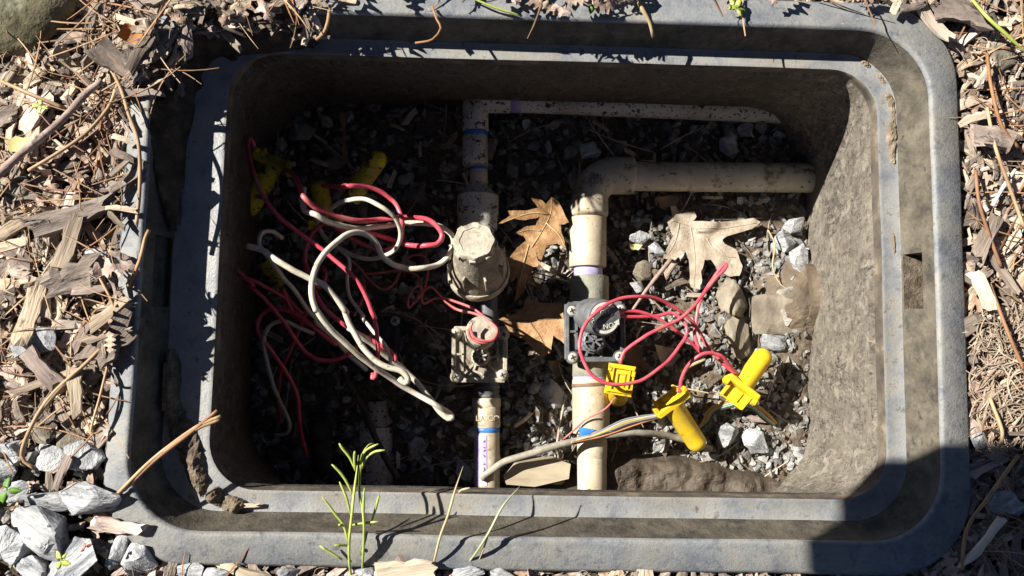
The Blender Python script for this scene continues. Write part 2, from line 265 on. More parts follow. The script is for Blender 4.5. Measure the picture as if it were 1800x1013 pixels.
# ------------------------------------------------------------ the box: rings of a rounded rectangle
TH = R(-1.1); CT, ST = math.cos(TH), math.sin(TH)
BC = P(935, 500, -.02); BC = Vector((BC.x, BC.y))
def to_box(p): x, y = p[0]-BC.x, p[1]-BC.y; return (x*CT+y*ST, -x*ST+y*CT)
def to_world(x, y, z): return Vector((BC.x + x*CT - y*ST, BC.y + x*ST + y*CT, z))
def ring_par(l, r, t, b, z):
    """half extents of a ring from the photo pixels of its four sides (left/right at y=520, top/bottom at x=930)"""
    return (to_box(P(l, 520, z))[0], to_box(P(r, 520, z))[0], to_box(P(930, b, z))[1], to_box(P(930, t, z))[1], z)
SL = ((.30, .62), (.34, .62))
def ring(par, rad, nc=10, ns=26, wob=0):
    x0, x1, y0, y1, z = par; out = []
    cs = [((x1-rad, y1-rad), 90, (x0+rad, y1), (x1-rad, y1)), ((x1-rad, y0+rad), 0, (x1, y1-rad), (x1, y0+rad)),
          ((x0+rad, y0+rad), -90, (x1-rad, y0), (x0+rad, y0)), ((x0+rad, y1-rad), 180, (x0, y0+rad), (x0, y1-rad))]
    for (c, a0, pa, pb) in cs:
        for i in range(ns):
            t = i/ns; out.append((pa[0]+(pb[0]-pa[0])*t, pa[1]+(pb[1]-pa[1])*t))
        for i in range(nc):
            a = R(a0-90*i/nc); out.append((c[0]+rad*math.cos(a), c[1]+rad*math.sin(a)))
    vs = [to_world(x, y, z) for x, y in out]
    if wob:
        n = vnoise([(v.x, v.y, z) for v in vs], 9, 3, 2); m = vnoise([(v.x, v.y, z+9) for v in vs], 9, 5, 2)
        cx = Vector((sum(v.x for v in vs)/len(vs), sum(v.y for v in vs)/len(vs), 0))
        for v, a, b in zip(vs, n, m):
            d = Vector((v.x-cx.x, v.y-cx.y, 0)).normalized(); v += d*a*wob; v.z += b*wob*.4
    return vs
pA = ring_par(203, 1697, -14, 1003, -.003); pB = ring_par(242, 1650, 31, 948, 0)
pC = ring_par(301, 1585, 79, 907, -.035); pD = ring_par(380, 1552, 106, 871, -.035); pE = ring_par(391, 1537, 116, 862, -.047)
def grow(p, d, z): return (p[0]-d, p[1]+d, p[2]-d, p[3]+d, z)
WB = -.30; FL = (.037, .022, .037, .037); pF = (pE[0]-FL[0], pE[1]+FL[1], pE[2]-FL[2], pE[3]+FL[3], WB)
box = thing('valve_box', to_world(0, 0, -.3), 'large faded grey plastic irrigation valve box sunk in the ground, lid off', 'valve box')
W = .0012
r_out = [ring(grow(pA, .012, -.32), .07), ring(grow(pA, -.001, -.02), .068, wob=W), ring(grow(pA, .0005, -.006), .068, wob=W), ring(grow(pA, -.003, -.001), .066, wob=W)]
r_in = [ring(grow(pB, .0035, .0002), .062, wob=W), ring(grow(pB, .001, .0012), .060, wob=W), ring(grow(pB, -.0012, .0004), .058, wob=W), ring(grow(pB, -.0022, -.002), .057, wob=W)]
obj('rim', G().loft(r_out + r_in), M['rim'], box, True)
def lerp_par(a, b, t): return tuple(x+(y-x)*t for x, y in zip(a, b))
rec0 = r_in[-1]; rec1 = ring(lerp_par(pB, pC, .42), .054, wob=W); rec2 = ring(lerp_par(pB, pC, .95), .050, wob=W); rec3 = ring(pC, .049, wob=W)
g = G().loft([rec0, rec1, rec2, rec3]); n_ = len(rec0); NSG = 36
def near_idx(ring_, px, py, z):
    q = P(px, py, z); return min(range(n_), key=lambda i: (ring_[i]-q).length)
slots = []
for (xa, ya, yb) in ((1598, 446, 548), (292, 425, 528)):
    i, j = sorted((near_idx(rec1, xa, ya, -.018), near_idx(rec1, xa, yb, -.018))); slots.append((i, j))
keep = []
for f in g.f:
    a, i = divmod(f[0], n_)
    if a == 1 and any(s <= i < e for s, e in slots): continue
    keep.append(f)
g.f = keep; obj('recess_wall', g, M['recess'], box, True, auto=50)
for (s, e), sg in zip(slots, (1, -1)):
    g = G(); up = [rec1[i] for i in range(s, e+1)]; lo = [rec2[i] for i in range(s, e+1)]
    o_ = Vector((sg*CT, sg*ST, 0))*(.028 if sg > 0 else .005); dz = Vector((0, 0, -.004))
    ub = [p + o_ for p in up]; lb = [p + o_*.9 + dz for p in lo]
    g.loft([up, ub, lb, lo], close=False)
    for q in (0, -1): g.add([up[q], ub[q], lb[q], lo[q]], [(0, 1, 2, 3)])
    obj('lid_lock_slot', g, M['soil_pit' if sg > 0 else 'recess'], box)
led = [rec3, ring(grow(pC, -.0015, -.0354), .048, wob=W), ring(lerp_par(pC, pD, .5)[:4]+(-.0356,), .045, wob=W), ring(grow(pD, .0025, -.0352), .043, wob=W), ring(grow(pD, .001, -.0349), .042, wob=W), ring(grow(pD, -.0005, -.0352), .041, wob=W)]
obj('ledge', G().loft(led), M['ledge'], box, True, auto=60)
lip = [led[-1], ring(grow(pD, -.001, -.037), .041, wob=W), ring(lerp_par(pD, pE, .5), .040, wob=W), ring(pE, .039, wob=W)]
obj('lip', G().loft(lip), M['lip'], box, True)
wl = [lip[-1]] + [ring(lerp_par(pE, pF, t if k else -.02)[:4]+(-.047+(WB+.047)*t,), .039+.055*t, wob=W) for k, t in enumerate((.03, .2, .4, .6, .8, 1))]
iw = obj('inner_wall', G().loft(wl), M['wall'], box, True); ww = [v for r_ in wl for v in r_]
iw.data.attributes.new('mud', 'FLOAT', 'POINT').data.foreach_set('value', [float(smooth(pE[1]-.085, pE[1]-.015, to_box(v)[0])) for v in ww])  # attribute holds painted light: high on the sunlit right wall, low elsewhere
# knock-out panel on the right wall
def wall_pt(u, t, off):   # u = world-ish y in box frame, t 0..1 down the wall, off = metres proud
    x = pE[1] + .022*t - off; return to_world(x, u, -.047+(WB+.047)*t)
yk0, yk1 = to_box(P(1425, 583, -.25))[1], to_box(P(1425, 456, -.25))[1]; ycm, yr = (yk0+yk1)/2, (yk1-yk0)/2
g = G(); fr, bk = [], []
for i in range(25):
    a = math.pi*i/24; fr.append(wall_pt(ycm+yr*math.cos(a), .98-.34*math.sin(a)**.8, .008)); bk.append(wall_pt(ycm+yr*math.cos(a)*1.02, .98-.35*math.sin(a)**.8, -.001))
g.loft([bk, fr]); g.add(fr, [tuple(range(25))]); obj('knockout_panel', g, M['mud'], box)
def sdf(p, par=pA, rad=.068):
    x, y = to_box(p); cx, cy = (par[0]+par[1])/2, (par[2]+par[3])/2; hx, hy = (par[1]-par[0])/2, (par[3]-par[2])/2
    qx, qy = abs(x-cx)-hx+rad, abs(y-cy)-hy+rad
    return math.hypot(max(qx, 0), max(qy, 0)) + min(max(qx, qy), 0) - rad

# ------------------------------------------------------------ ground and pit soil
rows = [0, .004, .01, .018, .026, .036, .048, .06, .075, .09, .11, .13, .16, .2, .25, .32, .4, .55, .8, 1.3, 2.5, 5, 12, 40]
g = G().loft([ring(grow(pA, .002+d, -.016), .068+d, nc=16, ns=60) for d in rows])
v = np.array(g.v); nz = vnoise(v*[1, 1, 0], 30, 2, 3); v[:, 2] += np.where(np.abs(v[:, 0]) < 1.5, nz*.006, 0); g.v = [tuple(x) for x in v]
tag(obj('ground', g, M['soil'], None, True), kind='structure')
def floor_z(x, y):
    x = np.asarray(x, float); y = np.asarray(y, float)
    m = P(1420, 530, -.25); e = P(1150, 600, -.27); q = P(1300, 600, -.26)
    z = -.279 + .012*smooth(e.x-.05, e.x+.09, x) + .03*np.exp(-((x-m.x)/.05)**2-((y-m.y)/.055)**2)
    z = z + .004*smooth(e.x, e.x+.08, x); c = P(955, 720, -.265); z = z + .019*np.exp(-((x-c.x)/.042)**2-((y-c.y)/.07)**2)
    return z
gx = np.linspace(-.33, .45, 300); gy = np.linspace(-.21, .36, 220); X, Y = np.meshgrid(gx, gy)
pp = np.stack([X.ravel(), Y.ravel(), np.zeros(X.size)], 1); Z = floor_z(pp[:, 0], pp[:, 1]) + .006*vnoise(pp, 26, 4, 3) + .0026*vnoise(pp, 150, 9, 3)
pp[:, 2] = Z; nx = len(gx); fs = [(j*nx+i, j*nx+i+1, (j+1)*nx+i+1, (j+1)*nx+i) for j in range(len(gy)-1) for i in range(nx-1)]
g = G(); g.v = pp.tolist(); g.f = fs; tag(obj('pit_soil', g, M['soil_pit'], None, True), kind='structure')

def heightfield(name, poly_px, zf, hgt, m, edge=.01, step=.0022, rough=.6, freq=90, seed=1, parent=None, zp=0, lump=.5):
    """soil heaped inside a pixel outline; zf(x, y) = the surface it lies on"""
    poly = np.array([[*P(x, y, zp)][:2] for x, y in poly_px]); lo, hi = poly.min(0), poly.max(0)
    xs = np.arange(lo[0], hi[0]+step, step); ys = np.arange(lo[1], hi[1]+step, step); X, Y = np.meshgrid(xs, ys); q = np.stack([X.ravel(), Y.ravel()], 1)
    ins = np.zeros(len(q), bool); dist = np.full(len(q), 9.)
    for a, b in zip(poly, np.roll(poly, -1, 0)):
        c = (a[1] > q[:, 1]) != (b[1] > q[:, 1])
        with np.errstate(divide='ignore', invalid='ignore'): xx = (b[0]-a[0])*(q[:, 1]-a[1])/(b[1]-a[1])+a[0]
        ins ^= c & (q[:, 0] < xx); ab = b-a; t = np.clip(((q-a)@ab)/(ab@ab), 0, 1); dist = np.minimum(dist, np.linalg.norm(q-a-t[:, None]*ab, axis=1))
    q3 = np.c_[q, np.zeros(len(q))]; nz = vnoise(q3, freq, seed, 4); n2 = vnoise(q3, freq*.3, seed+5, 2); dist = dist*(1+1.2*lump*n2)
    base = np.array([zf(x, y) for x, y in q]); z = base + hgt*(np.clip(dist/edge, 0, 1)**.6)*(.75+lump*n2) + hgt*rough*nz*smooth(0, edge*.6, dist) - .007*(1-smooth(0, .006, dist)) - hgt*.12
    nx = len(xs); ok = ins.reshape(X.shape); g = G(); g.v = np.c_[q, z].tolist()
    g.f = [(j*nx+i, j*nx+i+1, (j+1)*nx+i+1, (j+1)*nx+i) for j in range(len(ys)-1) for i in range(nx-1) if ok[j, i] and ok[j+1, i] and ok[j, i+1] and ok[j+1, i+1]]
    used = sorted({i for f in g.f for i in f}); mp = {o: k for k, o in enumerate(used)}; g.v = [g.v[i] for i in used]; g.f = [tuple(mp[i] for i in f) for f in g.f]
    return obj(name, g, m, parent, False)
def recess_z(x, y):
    d = -sdf((x, y), pB, .06)              # distance inside the rim's inner edge
    return float(np.interp(d, [-.02, 0, .002, .0265, .06], [.002, .0012, -.002, -.0365, -.0375]))
def ledge_z(x, y): return -.0354

# soil heaps on the box
tag(heightfield('loose_soil', [(205, 190), (230, 120), (300, 40), (420, -30), (560, -30), (555, 25), (545, 55), (470, 72), (385, 96), (338, 155), (306, 240), (298, 340), (290, 400), (275, 400), (262, 330), (252, 240), (240, 180)],
    lambda x, y: recess_z(x, y)-.0035, .010, M['soil'], edge=.02, seed=3), 'dark soil spilling over the upper left corner of the box', 'soil', kind='stuff')
tag(heightfield('loose_soil', [(300, 600), (322, 640), (330, 700), (352, 760), (362, 810), (372, 850), (352, 880), (320, 850), (296, 780), (284, 700), (290, 640)],
    lambda x, y: recess_z(x, y)+.002, .006, M['soil_pit'], edge=.012, rough=.9, freq=140, seed=8, zp=-.03), 'crumbly soil along the left ledge', 'soil', kind='stuff')
tag(heightfield('dirt_clod', [(352, 866), (378, 848), (402, 862), (440, 880), (446, 898), (410, 912), (372, 900), (350, 884)],
    ledge_z, .010, M['soil_dry'], edge=.009, rough=.9, freq=160, seed=5, zp=-.03), 'crumbly tan dirt clod in the lower left corner of the ledge', 'dirt')
tag(heightfield('dirt_smear', [(1498, 98), (1522, 98), (1560, 130), (1583, 180), (1586, 230), (1580, 300), (1560, 296), (1552, 250), (1556, 205), (1545, 160), (1525, 128), (1500, 112)],
    ledge_z, .0022, M['soil_dry'], edge=.004, rough=1.2, freq=200, seed=12, zp=-.035), 'dry tan dirt smear in the upper right corner of the ledge', 'dirt')
tag(heightfield('dirt_smear', [(1556, 380), (1574, 385), (1583, 430), (1580, 455), (1566, 452), (1558, 420)],
    ledge_z, .0014, M['soil_dry'], edge=.005, rough=1.2, freq=200, seed=14, zp=-.035), 'small tan dirt smear on the right ledge above the slot', 'dirt')

# muddy bank along the lower wall
bank = heightfield('mud_bank', [(985, 842), (1030, 816), (1062, 798), (1110, 793), (1180, 793), (1250, 803), (1320, 818), (1385, 836), (1440, 850), (1460, 905), (1300, 915), (1100, 905), (930, 900), (940, 862)],
    lambda x, y: float(-.275), .052, M['bank'], edge=.020, step=.0020, rough=.06, freq=110, seed=23, lump=.16, zp=-.245)
tag(bank, 'low wrinkled mud brown bank along the lower wall of the box', 'mud bank')
tag(heightfield('mud_mound', [(1290, 520), (1330, 480), (1400, 440), (1470, 440), (1480, 600), (1420, 610), (1370, 590), (1310, 565)],
    lambda x, y: float(floor_z(x, y)), .012, M['mud'], edge=.03, seed=31, rough=.3, zp=-.25), 'brown mud mound against the right wall', 'mud', kind='stuff')

# ------------------------------------------------------------ piece libraries
def hull_stone(seed, npts=18, big=False, flat=.7, elong=1.3):
    rs = random.Random(seed); bm = bmesh.new()
    for i in range(npts):
        d = Vector((rs.gauss(0, 1), rs.gauss(0, 1), rs.gauss(0, 1))).normalized()*rs.uniform(.8, 1.0)
        bm.verts.new((d.x*elong, d.y, d.z*flat))
    r = bmesh.ops.convex_hull(bm, input=bm.verts); bmesh.ops.delete(bm, geom=[e for e in r['geom_interior'] if isinstance(e, bmesh.types.BMVert)], context='VERTS')
    bmesh.ops.dissolve_limit(bm, angle_limit=R(12), verts=bm.verts, edges=bm.edges)
    if big is not None: bmesh.ops.bevel(bm, geom=bm.edges[:], offset=.035 if big else .06, segments=1, affect='EDGES', profile=.6)
    bmesh.ops.triangulate(bm, faces=bm.faces)
    if big:
        for _ in range(2):
            bmesh.ops.subdivide_edges(bm, edges=[e for e in bm.edges if e.calc_length() > .16], cuts=1)
            bmesh.ops.triangulate(bm, faces=bm.faces)
        bm.normal_update(); co = np.array([v.co for v in bm.verts]); n1 = vnoise(co, 3.2, seed, 3); n2 = vnoise(co*[1, 3, 1], 5, seed+3, 3)
        for v, a, b in zip(bm.verts, n1, n2): v.co += v.normal*(a*.05+b*.045)
    bm.verts.index_update(); out = ([tuple(v.co*.5) for v in bm.verts], [[v.index for v in f.verts] for f in bm.faces]); bm.free()
    return out
def lib(name, geo, m, sm=False, auto=None, unit=.02):
    """library mesh of unit size; texture coordinates as if it were `unit` metres"""
    v, f = geo; me = bpy.data.meshes.new(name); me.from_pydata(v, [], f); me.update()
    at = me.attributes.new('loc', 'FLOAT_VECTOR', 'POINT'); at.data.foreach_set('vector', (np.array(v)*unit).ravel().astype(np.float32))
    if sm: me.polygons.foreach_set('use_smooth', [True]*len(me.polygons)); me.set_sharp_from_angle(angle=R(auto or 35))
    me.materials.append(m); return me
ST_GEO = [hull_stone(100+i, random.choice((12, 15, 18)), False, random.uniform(.55, .85), random.uniform(1.05, 1.5)) for i in range(22)]
ST_LO = [hull_stone(300+i, 11, None, random.uniform(.5, .85), random.uniform(1.0, 1.6)) for i in range(14)]
BIG_GEO = [hull_stone(500+i, 13, True, random.uniform(.55, .8), random.uniform(1.0, 1.4)) for i in range(10)]
L_GRAV = [lib('gravel_stone', q, M['gravel'], True, 30) for q in ST_GEO]
L_GRAVM = [lib('gravel_stone', q, M['gravel_mud_shade'], True, 30) for q in ST_GEO]
L_MARB = [lib('pale_stone', q, M['marble'], True, 24, .04) for q in BIG_GEO]
L_TAN = [lib('tan_stone', q, M['tanstone'], True, 60, .05) for q in BIG_GEO]
def chip_geo(seed, wid=.3, th=.08, nl=7, bend=.12, jag=.1):
    """split wood: rectangular section, ragged slanting ends, a few flakes lifted along the edge"""
    rs = random.Random(seed); rings = []; tw = rs.uniform(-.5, .5); bz = rs.uniform(-bend, bend); by = rs.uniform(-bend, bend)
    sl0, sl1 = rs.uniform(-.25, .25), rs.uniform(-.25, .25); w0, w1 = rs.uniform(.5, 1.1), rs.uniform(.5, 1.1)
    cs = [(-1, -1), (0, -1.15), (1, -1), (1.04, 0), (1, 1), (.35, rs.uniform(.7, 1.5)), (-.3, rs.uniform(.7, 1.4)), (-1, 1)] if nl > 4 else [(-1, -1), (1, -1), (1, 1), (rs.uniform(-.4, .4), 1.3), (-1, 1)]
    for i in range(nl):
        t = i/(nl-1); x = t-.5; w = wid*(w0+(w1-w0)*t)*rs.uniform(.85, 1.12); h = th*rs.uniform(.7, 1.2); a = tw*x; rg = []; sh = wid*rs.uniform(-.06, .06)
        for (cy, cz) in cs:
            y = cy*w/2*rs.uniform(.93, 1.05)+sh; z = cz*h/2*rs.uniform(.8, 1.2)
            xx = x + (rs.uniform(-jag, jag)+(sl0 if i == 0 else sl1)*cy*wid if i in (0, nl-1) else 0)
            rg.append((xx, y*math.cos(a)-z*math.sin(a)+by*(4*x*x-1)*.5, y*math.sin(a)+z*math.cos(a)-bz*(4*x*x-1)))
        rings.append(rg)
    g = G().loft(rings, True, True, True); return g.v, g.f
CH_GEO = [chip_geo(700+i, random.uniform(.2, .42), random.uniform(.05, .1)) for i in range(20)]
CH_LO = [chip_geo(800+i, random.uniform(.12, .45), random.uniform(.05, .12), 4) for i in range(24)]
BK_GEO = [chip_geo(900+i, random.uniform(.5, .75), random.uniform(.10, .18), 7, .1, .16) for i in range(10)]
L_CHIP = [lib('wood_chip', q, M['chip'], True, 30, .035) for q in CH_GEO]
L_BARK = [lib('bark_piece', q, M['bark'], True, 30, .04) for q in BK_GEO]
def leaf_poly(pts2, holes=(), step=.004):
    """triangulated outline (metres, 2-D)"""
    pts = [Vector(p) for p in pts2]; n = len(pts); xs = [p.x for p in pts]; ys = [p.y for p in pts]; V = list(pts)
    def ins(x, y):
        c = False
        for a, b in zip(pts, pts[1:]+pts[:1]):
            if (a.y > y) != (b.y > y) and x < (b.x-a.x)*(y-a.y)/(b.y-a.y)+a.x: c = not c
        return c
    x = min(xs)
    while x < max(xs):
        y = min(ys)
        while y < max(ys):
            qx, qy = x+random.uniform(-.3, .3)*step, y+random.uniform(-.3, .3)*step
            if ins(qx, qy) and min((Vector((qx, qy))-p).length for p in pts) > step*.4: V.append(Vector((qx, qy)))
            y += step
        x += step
    r = delaunay_2d_cdt(V, [(i, (i+1) % n) for i in range(n)], [], 1, 1e-7)
    return [(p.x, p.y) for p in r[0]], [tuple(f) for f in r[2]]
def sheet(vs2, fs, zfun, th):
    n = len(vs2); top = [(x, y, z) for (x, y), z in zip(vs2, zfun)]; bot = [(x, y, z-th) for x, y, z in top]
    ec = {}
    for f in fs:
        for a, b in zip(f, f[1:]+f[:1]): ec[(a, b)] = 1
    g = G(); F_ = [f for f in fs] + [tuple(i+n for i in f[::-1]) for f in fs] + [(b, a, a+n, b+n) for (a, b) in ec if (b, a) not in ec]
    g.add(top+bot, F_); return g
def fine_poly(px, z, sub=3, jit=.0006):
    w = [P(x, y, z) for x, y in px]; w.append(w[0]); sp = []
    for a, b in zip(w, w[1:]):
        for k in range(sub):
            p = a.lerp(b, k/sub); sp.append((p.x+random.uniform(-jit, jit), p.y+random.uniform(-jit, jit)))
    return sp
def leaf(name, px, z, m, label, tilt=(0, 0), curl=.006, amp=.004, veins=(), vm=None, seed=0, sub=3, cat='leaf'):
    v2, f2 = leaf_poly(fine_poly(px, z, sub)); a = np.array(v2); c = a.mean(0); d = a-c; s = np.abs(d).max()
    q = np.c_[a, np.zeros(len(a))]
    def zz(b):
        b = np.atleast_2d(b); dd = b-c; q3 = np.c_[b, np.zeros(len(b))]
        return z + dd@np.array(tilt) + curl*((dd**2).sum(1)/s**2) + amp*vnoise(q3, 45, seed, 2)
    g = sheet(v2, f2, zz(a), .0004)
    if not veins: return tag(obj(name, g, m, None, True, auto=35), label, cat)
    t = thing(name, (c[0], c[1], z), label, cat); obj('blade', g, m, t, True, auto=35)
    for vp in veins:
        w = [P(x, y, z) for x, y in vp]; w = spline(w, .003); pz = zz(np.array([(p.x, p.y) for p in w])); pts = [Vector((p.x, p.y, zq+.0003)) for p, zq in zip(w, pz)]
        nn = len(pts); obj('vein', G().tube(pts, [.0008*(1-.75*i/nn) for i in range(nn)], 5), vm or m, t, True)
    return t
def oak_geo(seed, crumple=.12):
    rs = random.Random(seed); pts = []; nl = rs.choice((3, 4)); 
    for sd in (1, -1):
        side = []
        for i in range(nl):
            t = (i+.5)/nl; w = .32*math.sin(math.pi*(.2+.7*t))*rs.uniform(.8, 1.2)
            side += [(t-.5-.10, sd*w*.35), (t-.5-.02, sd*w), (t-.5+.05, sd*w*.92), (t-.5+.09, sd*w*.38)]
        pts += side if sd > 0 else side[::-1]
        if sd > 0: pts.append((.55, 0))
    pts.append((-.55, 0))
    v2, f2 = leaf_poly(pts[::-1] if False else pts, step=.09); a = np.array(v2); q = np.c_[a, np.zeros(len(a))]
    z = crumple*vnoise(q, 3.5, seed, 2) + rs.uniform(-.5, .8)*a[:, 1]**2 + rs.uniform(-.3, .3)*a[:, 0]**2
    g = sheet(v2, f2, z, .012); return g.v, g.f
OAK_GEO = [oak_geo(40+i, .10+.03*i) for i in range(8)]
L_OAK = [lib('dead_leaf', q, M['leaf_litter'], True, 40, .05) for q in OAK_GEO]
def needle_geo(seed, bf=1, rf=1):
    rs = random.Random(seed); b = rs.uniform(-.12, .12)*bf; c = rs.uniform(-.05, .05)
    g = G().tube([(t-.5, b*(4*(t-.5)**2-1), c*math.sin(3*t)) for t in np.linspace(0, 1, 8)], [.011*rf*x for x in (.6, .9, 1, 1, 1, .95, .8, .4)], 4); return g.v, g.f
def join_stuff(name, items, m, label, cat, sm=False):
    """items: (geo, matrix 4x4, unit) joined into one mesh"""
    V = []; Fa = []; A = []; Rn = []; o = 0
    for (v, f), mx, unit in items:
        v = np.array(v); m3 = np.array(mx); V.append(v@m3[:3, :3].T + m3[:3, 3]); A.append(v*unit); r = random.random(); Rn.append(np.full(len(v), r))
        Fa += [[i+o for i in q] for q in f]; o += len(v)
    V = np.concatenate(V); me = bpy.data.meshes.new(name); me.from_pydata(V.tolist(), [], Fa); me.update()
    me.attributes.new('loc', 'FLOAT_VECTOR', 'POINT').data.foreach_set('vector', np.concatenate(A).ravel().astype(np.float32))
    me.attributes.new('rnd', 'FLOAT', 'POINT').data.foreach_set('value', np.concatenate(Rn).astype(np.float32))
    if sm: me.polygons.foreach_set('use_smooth', [True]*len(me.polygons)); me.set_sharp_from_angle(angle=R(35))
    me.materials.append(m); ob = bpy.data.objects.new(name, me); COL.objects.link(ob); return tag(ob, label, cat, kind='stuff')
def mx(loc, rot, sc): return Matrix.LocRotScale(Vector(loc), Euler(rot), Vector(sc))

# ------------------------------------------------------------ pipework
def lat(parent, name, a, b, prof, m, n=28, sm=True, **k):
    return obj(name, G().lathe(a, b, prof, n, **k), m, parent, sm, auto=40)
def sleeve(parent, name, pa, pb, z, dpx, m, lipw=.0015, n=28):
    """plain sleeve between two photo points"""
    a, b = P(*pa, z), P(*pb, z); L = (b-a).length; r = pix(dpx/2, z); c = min(.0012, L*.2)
    return lat(parent, name, a, b, [(0, r-.003), (0, r-c*.6), (c, r), (L-c, r), (L, r-c*.6), (L, r-.003)], m, n)
def text_on(parent, body, org, ux, uy, size, m, name='lettering'):
    cu = bpy.data.curves.new(name, 'FONT'); cu.body = body; cu.size = size; cu.align_x = 'CENTER'; cu.align_y = 'CENTER'; cu.extrude = .0001
    tmp = bpy.data.objects.new('tmp', cu); COL.objects.link(tmp); dg = bpy.context.evaluated_depsgraph_get(); me = tmp.evaluated_get(dg).to_mesh()
    ux = Vector(ux).normalized(); uz = ux.cross(Vector(uy)).normalized(); uy = uz.cross(ux); rot = Matrix((ux, uy, uz)).transposed()
    g = G(); g.add([Vector(org) + rot @ v.co for v in me.vertices], [tuple(p.vertices) for p in me.polygons]); bpy.data.objects.remove(tmp)
    return obj(name, g, m, parent)
ZR = -.236
# right line, upper run
t = thing('pipe_run', P(1036, 450, -.25), 'beige PVC elbow pipe run feeding the valve with the ON dial', 'pipe')
a, b = P(1100, 310, ZR), P(1520, 314, ZR); L = (b-a).length
lat(t, 'pipe', a, b, [(0, .0162), (L, .0164)], M['pvc'], 30)
el = spline([P(x, y, ZR) for x, y in ((1114, 309), (1088, 309), (1068, 311), (1052, 319), (1041, 333), (1036.5, 352), (1036, 381))], .003); m_ = len(el)
e_ = obj('elbow', G().tube(el, [.0196 if i < 1 or i > m_-2 else (.0205 if i < 8 or i > m_-8 else .0201) for i in range(m_)], 32), M['pvc'], t, True)
for k in range(3): text_on(e_, ('IIIIIIIIIIIII', 'IIII IIIIIII', 'II IIIIIIII')[k], P(1041+k*6, 322, ZR) + Vector((0, 0, .0212-.0006*k)), (0, 1, 0), (-1, 0, .1), .0038, M['ink'], 'printing')
sleeve(t, 'coupling', (1033.5, 383.5), (1033, 470), ZR, 66, M['pvc_clean'])
sleeve(t, 'purple_primer', (1034, 468), (1034, 489), ZR, 51, M['purple'])
# right line, lower run
t = thing('pipe_run', P(1040, 740, -.25), 'beige PVC pipe leaving the dial valve downwards with purple primer', 'pipe')
sleeve(t, 'purple_primer', (1038, 661), (1038, 668), ZR, 62, M['purple'])
sleeve(t, 'coupling', (1038.5, 667), (1039, 762), ZR, 65, M['pvc_clean'])
sleeve(t, 'rusty_band', (1038, 673), (1038.5, 680), ZR, 66.5, M['leaf_dark'])
sleeve(t, 'pipe', (1040, 760), (1041, 880), ZR, 51, M['pvc_clean'])
g = G(); c_ = P(1027, 757, ZR+.0165); g.add([c_+Vector((-.006, .004, .0022)), c_+Vector((.011, .001, .0042)), c_+Vector((-.005, -.010, .0008)), c_+Vector((-.006, .004, .0028)), c_+Vector((.011, .001, .0048)), c_+Vector((-.005, -.010, .0014))], [(2, 1, 0), (3, 4, 5), (0, 1, 4, 3), (1, 2, 5, 4), (2, 0, 3, 5)])
obj('blue_glue_mark', g, M['blue'], t)
g = G(); c_ = P(1055, 790, ZR); 
sleeve(t, 'purple_primer', (1041, 772), (1041, 806), ZR, 51.6, M['pvc_clean'])
# left line: tee, branch, couplings
t = thing('pipe_run', P(836, 260, -.25), 'mud speckled white PVC tee with a branch along the upper wall', 'pipe')
sleeve(t, 'tee', (836, 150), (836, 232), ZR, 47, M['pvc_speckled']); sleeve(t, 'tee_arm', (836, 177), (897, 178), ZR, 44, M['pvc_speckled'])
sleeve(t, 'purple_primer', (894, 178.5), (918, 179.5), ZR, 40, M['purple'])
a, b = P(914, 180, ZR), P(1500, 202, ZR); L = (b-a).length; lat(t, 'branch_pipe', a, b, [(0, .0115), (L, .0128)], M['pvc_speckled'], 26)
sleeve(t, 'blue_glue_ring', (836, 231), (836, 240), ZR, 44, M['blue']); sleeve(t, 'coupling', (835, 240), (835.5, 291), ZR, 46, M['pvc_speckled'])
sleeve(t, 'nipple', (841, 290), (842, 325), ZR, 32, M['pvc_clean']); sleeve(t, 'blue_glue_ring', (841, 294), (841, 301), ZR, 32.6, M['blue'])
a, b = P(841, 318, ZR), P(839, 404, ZR); L = (b-a).length; q = pix(1, ZR)
lat(t, 'adapter', a, b, [(0, q*15), (q*10, q*18), (q*26, q*34), (q*28, q*37), (q*60, q*37), (q*61, q*35.5), (L, q*35.5), (L, q*30)], M['pvc_speckled'], 30)
text_on(t, 'Filter/Reg', P(866, 383, ZR+.015)+Vector((0, 0, .0055)), (0, 1, 0), (-1, 0, .8), .0065, M['ink'], 'printing')
# left line below the valve
t = thing('pipe_run', P(856, 800, -.26), 'white pipe with purple primer stripe under the mud coated valve', 'pipe')
sleeve(t, 'threaded_stub', (856, 668), (856, 703), ZR, 43, M['greypl'])
for k in range(3): sleeve(t, 'thread', (856, 678+8*k), (856, 682+8*k), ZR, 46, M['greypl'])
sleeve(t, 'hexagon_nut', (855, 700), (855, 716), ZR, 50, M['pvc_clean'], n=8); a_ = sleeve(t, 'adapter', (855.5, 715), (856, 752), ZR, 47, M['pvc_clean'])
text_on(t, 'LASCO', P(857, 735, ZR)+Vector((0, 0, .0144)), (1, 0, 0), (0, 1, 0), .0080, M['pvc_clean'], 'embossed_letters')
sleeve(t, 'blue_glue_ring', (856, 752), (856, 760), ZR, 45, M['blue']); sleeve(t, 'pipe', (856, 759), (857, 890), ZR, 43.5, M['pvc_clean'])
a, b = P(856, 764, ZR), P(857, 852, ZR); g = G(); rr = pix(43.5/2, ZR)+.0004; ax = (b-a).normalized(); sd_ = Vector((-1, 0, 0)); up_ = Vector((0, 0, 1))
g.loft([[a+ax*(b-a).length*s + (sd_*math.cos(w)+up_*math.sin(w))*rr for w in np.linspace(R(0), R(88), 9)] for s in np.linspace(0, 1, 6)], close=False); obj('purple_stripe', g, M['purple'], t, True)
text_on(t, 'NX 124', P(846, 806, ZR)+Vector((0, 0, .0115)), (0, -1, 0), (.8, 0, .5), .0125, M['ink'], 'printing')
